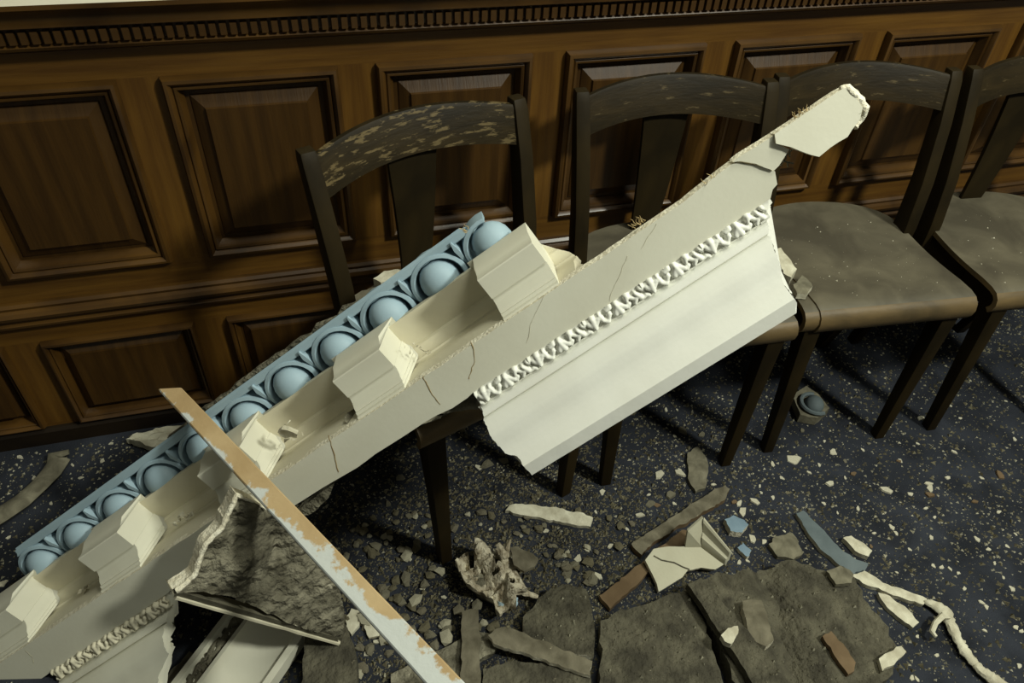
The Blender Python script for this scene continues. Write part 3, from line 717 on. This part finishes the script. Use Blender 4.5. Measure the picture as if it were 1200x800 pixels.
plate('plaster_plate', [(901, 637), (908, 628), (928, 624), (933, 630), (941, 648), (930, 655), (911, 652)], .013, .012, M_CHIPG, 'six-sided grey plaster plate at the edge of the dirty slab', 'plaster fragment', seed=62)
plate('slate_piece', [(806, 530), (818, 523), (828, 536), (830, 552), (827, 572), (815, 576), (806, 560)], .011, .010, M_CHIPG, 'dark grey tongue-shaped slate piece beside a chair leg', 'slate', seed=63)
plate('blue_chip', [(849, 608), (860, 603), (877, 614), (870, 624), (856, 622)], .021, .020, M_CHIPBLUE, 'blue painted plaster chip above a smaller blue chip', 'plaster chip', seed=64, side=M_RAW, step=.006, jit=.003)
plate('blue_chip', [(864, 641), (871, 635), (881, 645), (876, 652)], .013, .012, M_CHIPBLUE, 'tiny blue painted plaster chip beside the white corner moulding', 'plaster chip', seed=65, side=M_RAW, step=.005, jit=.003)
plate('plaster_plate', [(405, 722), (412, 712), (424, 715), (421, 733), (412, 743), (406, 736)], .010, .009, M_CHIP, 'pale leaf-shaped plaster shard beside the ochre batten', 'plaster fragment', seed=66)
plate('plaster_plate', [(425, 716), (440, 722), (456, 744), (432, 747), (427, 735)], .010, .009, M_CHIP, 'pale triangular plaster shard tucked under the ochre batten', 'plaster fragment', seed=67)
plate('fluted_fragment', [(147, 513), (165, 506), (196, 500), (226, 494), (228, 508), (214, 522), (190, 526), (170, 521)], .027, .022, M_CHIP, 'ridged pale plaster fragment at the foot of the panelling', 'plaster fragment', seed=68, amp=.001, freq=60, grid=.010,
      shape=lambda x, y: .004*math.sin((y+x*.25)*260))
b = MB(); pth = []
for i, (px, py) in enumerate([(-20, 616), (2, 601), (25, 586), (45, 568), (60, 552), (68, 540), (62, 533), (80, 528)]):
    p = atz(px, py, .020); pth.append((p.x, p.y, .016+.003*nz(i, 3)))
b.tube(pth, [.020, .024, .023, .022, .024, .026, .016, .008], 9, .6)
me_o = b.build('crumpled_strip', M_CHIPG, None, 40)
tag(me_o, 'crumpled pale plaster strip on the carpet by the oak skirting', 'plaster strip')

plate('plaster_plate', [(1029, 771), (1042, 763), (1056, 757), (1062, 763), (1050, 775), (1034, 786)], .068, .012, M_CHIP, 'pale ragged plaster piece at the edge of the slab near the brown strip', 'plaster fragment', seed=72, step=.008, jit=.003, amp=.003, freq=60, grid=.01)
plate('plaster_plate', [(968, 668), (985, 662), (1001, 672), (998, 683), (980, 684)], .069, .012, M_CHIPG, 'crumbly grey lump on the slab corner beside the grey-blue strip', 'plaster fragment', seed=73, step=.008, jit=.003, amp=.004, freq=60, grid=.008)
plate('plaster_plate', [(845, 744), (853, 735), (864, 733), (865, 742), (857, 754), (849, 751)], .093, .016, M_CHIP, 'small pale ridged chip on the narrow dark board', 'plaster fragment', seed=74, step=.006, jit=.002)
# white inside-corner moulding fragment
A_, B_, C_ = atz(760, 655, .0355), atz(848, 660, .030), atz(772, 692, .016); n_ = (B_-A_).cross(C_-A_).normalized(); pl = (A_, n_ if n_.z > 0 else -n_)
cm_o = plate('corner_fragment', [(756, 656), (766, 643), (784, 640), (803, 640), (822, 640), (850, 660), (838, 667), (822, 665), (806, 668), (800, 676), (772, 693), (770, 684), (762, 668)], 0, .014, M_DULLW, 'white inside-corner moulding fragment lying on the brown wood strip', 'plaster fragment', None, pl, seed=71, step=.010, jit=.0008, side=M_RAW)
mi = cm_o.matrix_world.inverted(); o3, nr = pl
def Lp(px, py, h=0): 
    q = mi @ hit(px, py, o3+nr*h, nr); return Vector((q.x, q.y, h))
a0, a1, a2, a3 = Lp(803, 641), Lp(823, 641), Lp(824, 606, .055), Lp(806, 622, .050)
b = MB()
def quad_solid(b, q, t):
    n = (q[1]-q[0]).cross(q[2]-q[0]).normalized()*t
    b.loft([[p for p in q], [p-n for p in q]])
quad_solid(b, [a0, a1, a2, a3], .008); b.build('corner_return', M_DULLW, cm_o, 20)
s0, s1, s2, s3 = Lp(822, 641, .001), Lp(849, 661, .001), Lp(857, 646, .03), Lp(825, 606, .055)
b = MB(); rings = []
for i in range(9):
    t = i/8; e0 = s0.lerp(s3, t); e1 = s1.lerp(s2, t); bulge = Vector((-.25, .25, 1)).normalized()*(.006*math.sin(t*math.pi*3)+.008*math.sin(t*math.pi))
    rings.append([e0+bulge, e1+bulge, e1+bulge+Vector((.006, -.003, -.010)), e0+bulge+Vector((.004, 0, -.010))])
b.loft(rings); b.build('moulded_run', M_DULLW, cm_o, 25)
b = MB(); p = [Lp(*q, .0004) for q in ((766, 651), (775, 656), (790, 659), (800, 664), (808, 667))]; b.tube(p, .0018, 5, .5); b.build('crack', M_SLAB, cm_o)

# crumpled plaster rope
b = MB(); pth = []
for i, (px, py) in enumerate([(1086, 703), (1096, 707), (1108, 716), (1116, 732), (1122, 748), (1132, 762), (1144, 776), (1156, 788), (1172, 798), (1186, 806)]):
    p = atz(px, py, .018); pth.append((p.x, p.y, .013+.003*nz(i*2.1, 7)))
rad = [.007, .010, .014, .013, .009, .011, .010, .013, .012, .008]; dp, dr = [], []
for i in range(len(pth)-1):
    for j in range(5):
        q = Vector(pth[i]).lerp(Vector(pth[i+1]), j/5); dp.append(q+Vector((.004*nz(i*5+j, 1.3, 2), .004*nz(i*5+j, 7.7, 2), 0))); dr.append((rad[i]+(rad[i+1]-rad[i])*j/5)*(1+.45*nz((i*5+j)*.8, 3.3, 1)))
b.tube(dp, dr, 9, .8)
rope = b.build('plaster_rope', M_CHIP, None, 40); tag(rope, 'twisted rope of cream plaster and scrim on the navy carpet', 'plaster strip')
b = MB(); pth = [atz(px, py, .026) for px, py in ((1112, 722), (1104, 722), (1096, 730), (1092, 740), (1097, 746))]
b.tube(pth, [.006, .007, .006, .006, .004], 7); b.build('loop', M_CHIP, rope, 40)

# torn leaf-ornament lump with open cavities
cen = atz(582, 680, .0); m4 = Matrix.Translation(cen)
lump = empty('torn_ornament_lump', m4); tag(lump, 'torn jagged plaster ornament with open cavities and a trace of blue', 'plaster fragment')
def lw(px, py, z): p = atz(px, py, z)-cen; return p
def blobpath(pix, rad, name, material, seg=8, flat=.8):
    b = MB(); pts = [lw(*q) for q in pix]
    dense = []; rr = []
    for i in range(len(pts)-1):
        for j in range(4):
            t = j/4; dense.append(pts[i].lerp(pts[i+1], t)); rr.append((rad[i]+(rad[i+1]-rad[i])*t)*(1+.35*nz(i*3+t*5, seg, len(pix))))
    dense.append(pts[-1]); rr.append(rad[-1]); b.tube(dense, rr, seg, flat)
    return b.build(name, material, lump, 45)
def P2(lst, z=.045): return [Vector((lw(x, y, z).x, lw(x, y, z).y)) for x, y in lst]
out = P2([(533, 656), (540, 648), (548, 646), (551, 662), (556, 660), (556, 638), (562, 636), (575, 638), (577, 652), (578, 640), (588, 636), (597, 646), (600, 656), (608, 668), (612, 680), (618, 692), (610, 694), (604, 699), (605, 713), (598, 708), (590, 712), (586, 720), (581, 715), (578, 702), (565, 692), (550, 690), (545, 684), (540, 674)])
hol = [P2([(578, 654), (586, 656), (588, 664), (581, 667), (577, 660)]), P2([(575, 671), (583, 669), (585, 675), (577, 677)]), P2([(562, 664), (567, 666), (570, 680), (564, 676)]), P2([(596, 684), (602, 683), (603, 690), (597, 690)])]
def lump_shape(x, y): return .016*math.cos(x*70+y*30)+.010*nz(x*90, y*90, 3)-.10*abs(x+.3*y)
b = slab_mesh(out, .012, .006, .0014, .012, 45, 75, .0052, lump_shape, .006, hol)
o = b.build('plaster_shell', M_TORN, lump, 40); o.location.z = .052
b = slab_mesh(P2([(548, 684), (556, 668), (575, 662), (595, 668), (606, 684), (598, 700), (580, 704), (560, 694)], .02), .03, .010, .003, .010, 40, 76, .008)
o = b.build('dirty_core', M_ROUGH, lump, 40); o.location.z = .031
blobpath([(562, 652, .05), (560, 644, .07), (562, 637, .075)], [.009, .008, .005], 'plaster_lobe', M_TORN)
blobpath([(592, 660, .05), (590, 648, .07), (583, 637, .08)], [.009, .010, .006], 'plaster_lobe', M_TORN)
blobpath([(594, 652, .06), (595, 641, .08), (598, 632, .085)], [.006, .005, .002], 'plaster_lobe', M_TORN)
blobpath([(606, 692, .03), (618, 695, .03), (630, 699, .02)], [.010, .007, .005], 'plaster_lobe', M_TORN)
blobpath([(588, 706, .03), (585, 714, .02), (583, 720, .008)], [.009, .008, .004], 'plaster_lobe', M_BLUE)
blobpath([(604, 700, .03), (604, 708, .025), (602, 713, .015)], [.006, .005, .003], 'plaster_lobe', M_BLUE)
pp = [lw(*q, .06) for q in ((598, 642), (606, 640), (620, 646), (631, 655), (626, 664), (614, 669), (602, 662))]
cc = sum(pp, Vector())/len(pp)
o = slab_mesh([Vector((p.x-cc.x, p.y-cc.y)) for p in pp], .008, .008, .002, .003, 50, 77, .008).build('plaster_flake', M_LATH, lump, 30); o.location = cc

# blue egg fragment under the chairs; its muted greys paint in the shade there
cen = atz(948, 476, 0); ef = empty('egg_fragment', Matrix.Translation(cen)); tag(ef, 'broken moulding piece with one blue egg, shade mixed into its colour, under the torn-seat chair', 'plaster fragment')
pts = [atz(px, py, .03)-cen for px, py in ((929, 462), (945, 452), (960, 462), (972, 478), (958, 490), (938, 486))]
cc = sum(pts, Vector())/6
o = slab_mesh([Vector((p.x-cc.x, p.y-cc.y)) for p in pts], .028, .010, .0015, .002, 40, 81, .012).build('moulding_base', M_CHIPG, ef, 30); o.location = (cc.x, cc.y, .03)
b = MB(); rings = []
for a in range(1, 10):
    th = math.pi*a/10; rings.append([(.026*math.sin(th)*math.cos(k*math.pi/8), .030*math.cos(th), .024*math.sin(th)*math.sin(k*math.pi/8)) for k in range(16)])
b.loft(rings); o = b.build('egg', M_GREYBLUE, ef, 60); q = atz(954, 474, .034)-cen; o.location = (q.x, q.y, .034); o.rotation_euler = (0, 0, -.6)
b = MB(); b.tube([(.036*math.cos(math.radians(a)), .038*math.sin(math.radians(a)), .004) for a in range(60, 290, 20)], .006, 7); o = b.build('egg_rim', M_GREYBLUE, ef, 50); o.location = (q.x, q.y, .034)

# ------------------------------------------------------------------ bits on the seats
def on_seat(name, pixels, z, th, material, label, seed): return plate(name, pixels, z, th, material, label, 'plaster fragment', 'fragments lying on chair seats', seed=seed, step=.01, side=M_CHIP)
on_seat('seat_fragment', [(437, 326), (450, 317), (470, 315), (474, 319), (462, 328), (446, 331)], SZ+.030, .030, M_CHIP, 'pale flat plaster piece on the scuffed chair seat behind the blue strip', 91)
on_seat('seat_fragment', [(412, 348), (424, 340), (442, 336), (440, 343), (420, 354)], SZ+.012, .013, M_LATH, 'grey lath end on the scuffed chair seat behind the blue strip', 92)
on_seat('seat_fragment', [(908, 292), (915, 290), (934, 315), (927, 325), (918, 320)], SZ+.024, .024, M_CHIP, 'cream plaster block wedged beside the torn seat veneer', 93)
on_seat('seat_fragment', [(929, 333), (940, 322), (952, 335), (946, 345), (934, 344)], SZ+.0165, .014, M_CHIPG, 'grey plaster piece wedged beside the torn seat veneer', 94)

# ------------------------------------------------------------------ countable chips on the carpet
def chip_mesh(seed, n=6):
    rg = random.Random(seed); poly = []
    for i in range(n):
        a = 2*math.pi*(i+rg.uniform(-.3, .3))/n; r = rg.uniform(.6, 1.0); poly.append(Vector((r*math.cos(a), r*math.sin(a)*rg.uniform(.5, .9))))
    b = MB(); k = len(poly); th = rg.uniform(.16, .34)
    b.v = [(p.x, p.y, -.0) for p in poly]+[(p.x*.9, p.y*.9, th*rg.uniform(.7, 1.2)) for p in poly]
    b.f = [tuple(range(k))[::-1], tuple(range(k, 2*k))]+[(i, (i+1) % k, (i+1) % k+k, i+k) for i in range(k)]
    return b
def rock_mesh(seed):
    bm = bmesh.new(); bmesh.ops.create_icosphere(bm, subdivisions=1, radius=1)
    for v in bm.verts:
        d = v.co.normalized(); v.co = d*(.9+.75*noise.noise(d*2.3+Vector((seed*7.3, 0, 0)))); v.co.x *= 1.15; v.co.z = max(v.co.z*.6, -.40)
    me = bpy.data.meshes.new('rubble_stone'); bm.to_mesh(me); bm.free(); return me
protos = {}
LAND = [((945, 620), 'grey-blue strip'), ((1040, 695), 'long cream plaster strip'), ((1130, 760), 'twisted plaster rope'), ((800, 650), 'white corner moulding'), ((790, 605), 'long grey weathered lath'), ((645, 603), 'pale flat wood strip'), ((582, 678), 'torn ornament lump'), ((45, 570), 'crumpled strip by the skirting'),
        ((190, 512), 'ridged fragment by the skirting'), ((430, 690), 'ochre batten'), ((548, 760), 'grey lath standing out from the rubble'), ((1010, 515), 'foremost leg of the torn-seat chair'), ((950, 475), 'broken egg piece'), ((1180, 488), 'leg of the end chair'), ((520, 640), 'leg of the scuffed chair'), ((685, 585), 'paired legs of two chairs'), ((820, 550), 'tongue-shaped slate'), ((920, 640), 'six-sided plaster plate'), ((640, 730), 'dark scratched slab'), ((1000, 750), 'brown strip on the slab edge'), ((735, 680), 'bare brown wood strip'), ((870, 612), 'blue chips')]
def near(px, py): return min(LAND, key=lambda q: (q[0][0]-px)**2+(q[0][1]-py)**2)[1]
KEEP = [[Vector(q) for q in poly] for poly in ([(800, 680), (935, 650), (1010, 670), (1060, 770), (1040, 830), (700, 830), (695, 725)], [(598, 700), (640, 678), (700, 686), (706, 830), (550, 830), (555, 780)], [(340, 735), (405, 715), (425, 820), (340, 820)], [(455, 790), (560, 735), (600, 745), (560, 830), (455, 830)], [(525, 640), (600, 622), (640, 660), (635, 705), (585, 728), (530, 690)], [(750, 690), (700, 715), (695, 690), (735, 630), (850, 562), (865, 580), (862, 660), (780, 700)])]
def blocked(px, py): return any(inside(Vector((px, py)), q) for q in KEEP)
def chip(kind, var, px, py, size, label, group, mtl, rot=None, z=0.0, name='plaster_chip', cat='plaster chip'):
    key = (kind, var, mtl.name)
    p = atz(px, py, z)
    if key not in protos:
        if kind == 'rock': o = finish(rock_mesh(var), name, mtl, None, 8)
        else: o = chip_mesh(var, 5+var % 3).build(name, mtl, None, 20)
        protos[key] = o
    else:
        o = protos[key].copy(); COL.objects.link(o); o.name = name
    sc = size/866*1.6/2
    o.scale = (sc, sc, sc); o.rotation_euler = (rnd.uniform(-.12, .12) if kind != 'rock' else 0, rnd.uniform(-.12, .12) if kind != 'rock' else 0, rnd.uniform(0, 6.28) if rot is None else rot)
    o.location = (p.x, p.y, z + (sc*.40 if kind == 'rock' else .0005))
    tag(o, label % near(px, py), cat, group); return o
LW, GW = 'small pale plaster chip on the carpet near the %s', 'pale plaster chips on the carpet'
LG, GG = 'small grey plaster chip on the carpet near the %s', 'grey plaster chips on the carpet'
LB, GB = 'small brown wood splinter on the carpet near the %s', 'brown wood splinters on the carpet'
LR, GR = 'small olive-grey rubble stone on the carpet near the %s', 'rubble stones on the carpet'
pale = [(773, 557, 22), (797, 555, 20), (976, 530, 18), (1079, 490, 16), (948, 554, 10), (930, 538, 26), (972, 567, 18), (1038, 575, 22), (1088, 567, 14), (1145, 632, 12), (1103, 665, 10), (1113, 667, 9), (1094, 663, 8), (870, 600, 20), (884, 588, 18), (866, 590, 14), (852, 602, 10), (882, 632, 18), (836, 568, 10), (706, 577, 12), (1035, 508, 14), (1090, 573, 16), (1005, 596, 10), (1045, 618, 12), (1050, 625, 10), (750, 604, 16), (677, 654, 14), (698, 600, 8), (560, 548, 14), (24, 536, 12), (3, 684, 14), (25, 691, 14), (1118, 530, 12), (1024, 728, 14), (1040, 745, 22), (1036, 768, 24), (1150, 706, 10), (1190, 735, 10), (1095, 606, 8), (995, 490, 8), (1018, 436, 9), (1060, 452, 8), (1145, 418, 9), (905, 544, 12), (916, 560, 10), (960, 545, 9), (890, 570, 8), (1055, 540, 10), (1110, 560, 12), (1150, 560, 9), (990, 560, 8), (640, 622, 10), (575, 620, 8), (715, 640, 12), (660, 660, 10), (688, 645, 10), (735, 620, 8), (760, 580, 8), (790, 590, 8), (843, 745, 18), (655, 712, 10), (495, 690, 8), (480, 655, 10), (520, 700, 9), (700, 675, 16), (690, 660, 10), (432, 765, 16), (442, 752, 12), (965, 590, 8), (1075, 520, 8), (1125, 490, 8), (1170, 600, 10), (1180, 640, 8), (1130, 690, 9), (1165, 660, 8), (40, 560, 9), (60, 590, 8), (20, 600, 8), (95, 560, 9), (120, 540, 10), (35, 650, 9), (85, 545, 8), (130, 520, 8), (10, 630, 8), (110, 580, 8)]
for i, (x, y, s) in enumerate(pale):
  if not blocked(x, y): chip('chip', i % 7, x, y, s, LW, GW, M_CHIP)
grey = [(786, 580, 22), (762, 590, 18), (570, 545, 26), (590, 540, 20), (800, 505, 22), (822, 510, 16), (665, 672, 18), (783, 735, 10), (610, 610, 12), (742, 690, 22), (780, 695, 18), (455, 690, 16), (440, 640, 22), (420, 620, 18), (480, 605, 16), (470, 560, 18), (500, 560, 14), (455, 590, 14), (590, 665, 14), (650, 640, 12), (820, 590, 14), (895, 600, 12), (1018, 520, 9), (860, 560, 10), (905, 515, 14), (940, 505, 12), (990, 540, 9)]
for i, (x, y, s) in enumerate(grey):
  if not blocked(x, y): chip('chip', 10+i % 5, x, y, s, LG, GG, M_CHIPG)
brown = [(1172, 557, 20), (1142, 588, 14), (1000, 555, 12), (1105, 467, 16), (1116, 462, 14), (1090, 580, 16), (1053, 540, 10), (770, 592, 14), (1020, 640, 8), (860, 588, 12)]
for i, (x, y, s) in enumerate(brown): chip('chip', 20+i % 3, x, y, s, LB, GB, M_BROWNLATH, name='wood_splinter', cat='splinter')
rr = random.Random(11)
k = 0
while k < 150:
    x, y = rr.uniform(400, 760), rr.uniform(600, 800)
    if x > 640 and y < 640 and rr.random() < .7: continue
    if blocked(x, y): continue
    chip('rock', k % 6, x, y, rr.uniform(7, 17)*(.8+.5*(y-600)/200), LR, GR, (M_CHIPO, M_CHIPG, M_CHIPO, M_LATH, M_CRUMB)[k % 5], name='rubble_stone', cat='rubble'); k += 1
for i in range(60):
    x, y = rr.uniform(760, 1200), rr.uniform(470, 800)
    if not blocked(x, y): chip('chip', i % 7, x, y, rr.uniform(6, 11), LW, GW, M_CHIP)

# ------------------------------------------------------------------ uncountable crumbs
from mathutils.bvhtree import BVHTree
bpy.context.view_layer.update()
def world_bvh(objs):
    V, Fc = [], []
    for o in objs:
        k = len(V); V += [o.matrix_world @ v.co for v in o.data.vertices]; Fc += [[i+k for i in p.vertices] for p in o.data.polygons]
    return BVHTree.FromPolygons(V, Fc)
LOW = world_bvh([o for o in scene.objects if o.type == 'MESH' and not o.name.startswith(('floor', 'wall', 'trim', 'baseboard', 'rail', 'stile', 'raised_panel', 'panel_moulding', 'dentil'))
                 and min((o.matrix_world @ Vector(c)).z for c in o.bound_box) < .05])
USED = {}
UPV = Vector((0, 0, 1))
def free_spot(x, y, s):
    p = Vector((x, y, s*.4))
    if LOW.find_nearest(p, s*1.25)[0] is not None: return False
    h = LOW.ray_cast(p, UPV, .6)
    if h[0] is not None and h[1].dot(UPV) > 0: return False          # inside something
    cx, cy = int(math.floor(x/.02)), int(math.floor(y/.02))
    for i in (cx-1, cx, cx+1):
        for j in (cy-1, cy, cy+1):
            for qx, qy, qs in USED.get((i, j), ()):
                if (qx-x)**2+(qy-y)**2 < (.34*(qs+s))**2: return False
    USED.setdefault((cx, cy), []).append((x, y, s)); return True
def crumbs(name, count, material, label, seed, smin, smax, dens):
    rg = random.Random(seed); b = MB(); n = 0; tries = 0
    while n < count and tries < count*30:
        tries += 1
        x, y = rg.uniform(-1.1, 2.3), rg.uniform(.25, 1.46)
        if rg.random() > dens(x, y): continue
        s = smin+(smax-smin)*rg.random()**2.5; a = rg.uniform(0, 6.28); q = rg.uniform(.5, 1.0)
        if not free_spot(x, y, s): continue
        pts = [(x+s*math.cos(a+t)*(q if i % 2 else 1), y+s*math.sin(a+t)*(q if i % 2 else 1), .0002) for i, t in enumerate((0, 2.0, 4.1))]
        k = len(b.v); b.v += pts+[(x+rg.uniform(-.2, .2)*s, y+rg.uniform(-.3, .3)*s, s*rg.uniform(.5, 1.1))]
        b.f += [(k, k+1, k+3), (k+1, k+2, k+3), (k+2, k, k+3), (k+2, k+1, k)]; n += 1
    me = bpy.data.meshes.new(name); me.from_pydata(b.v, [], b.f); me.materials.append(material)
    o = bpy.data.objects.new(name, me); COL.objects.link(o); tag(o, label, 'crumbs', None, 'stuff')
def den_pale(x, y):
    d = .30+.7*math.exp(-((x-.85)**2+(y-.75)**2)/.18)+.35*math.exp(-((x-.3)**2+(y-.85)**2)/.2)+.25*math.exp(-((x+.6)**2+(y-1.25)**2)/.15)
    return min(1, d*(.55+.9*max(0, .3+nz(x, y, 1, 5))))
crumbs('rubble_crumbs', 21000, M_CHIPO, 'olive-grey rubble crumbs heaped on the carpet below the cornice', 6, .002, .009, lambda x, y: min(1, 1.2*math.exp(-((x-.3)**2/.16+(y-.78)**2/.09))+.08))
crumbs('plaster_crumbs', 17000, M_CRUMB, 'pale plaster crumbs scattered all over the navy carpet', 5, .0008, .0060, den_pale)
rg = random.Random(23); b = MB()
ONB = world_bvh([o for o in scene.objects if o.name.startswith(('plaster_board', 'dark_board'))]); ONL = world_bvh([o for o in scene.objects if o.name.startswith(('lath_strip', 'plaster_plate'))])
for poly, z, cnt in (([(815, 690), (930, 662), (1000, 682), (1040, 760), (1030, 798), (890, 798)], .078, 190), ([(706, 730), (806, 695), (850, 790), (706, 798)], .069, 130), ([(606, 708), (640, 688), (688, 694), (694, 765), (612, 742)], .052, 60)):
    pv = [Vector(q) for q in poly]; k = 0
    while k < cnt:
        q = Vector((rg.uniform(600, 1045), rg.uniform(655, 800)))
        if not inside(q, pv): continue
        k += 1; p = atz(q.x, q.y, z); h = ONB.ray_cast(Vector((p.x, p.y, .5)), -UPV)
        if h[0] is None or ONL.ray_cast(Vector((p.x, p.y, .5)), -UPV)[0] is not None: continue
        z = h[0].z+.0042; sz = .0009+.0042*rg.random()**4; a = rg.uniform(0, 6); n = len(b.v)
        b.v += [(p.x+sz*math.cos(a+t), p.y+sz*math.sin(a+t), z-.004) for t in (0, 2, 4)]+[(p.x, p.y, z+sz)]
        b.f += [(n, n+1, n+3), (n+1, n+2, n+3), (n+2, n, n+3), (n+2, n+1, n)]
me = bpy.data.meshes.new('board_crumbs'); me.from_pydata(b.v, [], b.f); me.materials.append(M_CRUMB)
o = bpy.data.objects.new('board_crumbs', me); COL.objects.link(o); tag(o, 'pale crumbs lying on top of the large dirty slabs', 'crumbs', None, 'stuff')
# dust on each seat
for ch, seed, cnt, lab in ((c1, 1, 50, 'pale dust specks on the scuffed chair seat'), (c2, 2, 110, 'pale dust specks on the seat hidden behind the cornice'), (c3, 3, 110, 'pale dust specks on the torn-veneer seat'), (c4, 4, 90, 'pale dust specks on the end chair seat')):
    rg = random.Random(seed); b = MB(); TOPS = world_bvh([o for o in ch.children if o.name.startswith(('seat', 'veneer')) and not o.name.startswith('seat_rail')])
    for _ in range(cnt):
        x, y = rg.uniform(-.18, .18), rg.uniform(.04, .34); s = .0005+.0026*rg.random()**5; a = rg.uniform(0, 6)
        z = SZ+(.0042 if ch is c3 else .0003)-(.006*math.sin(math.pi*(y-.07)/.23) if .07 < y < .30 else 0)
        h = TOPS.ray_cast(ch.matrix_world @ Vector((x, y, .70)), -UPV)
        if h[0] is None: continue
        z = h[0].z+.0004
        k = len(b.v); b.v += [(x+s*math.cos(a+t), y+s*math.sin(a+t), z) for t in (0, 2, 4)]+[(x, y, z+s)]
        b.f += [(k, k+1, k+3), (k+1, k+2, k+3), (k+2, k, k+3), (k+2, k+1, k)]
    me = bpy.data.meshes.new('seat_dust'); me.from_pydata(b.v, [], b.f); me.materials.append(M_CHIP)
    o = bpy.data.objects.new('seat_dust', me); COL.objects.link(o); o.location = ch.location; o.rotation_euler = ch.rotation_euler
    tag(o, lab, 'dust', None, 'stuff')
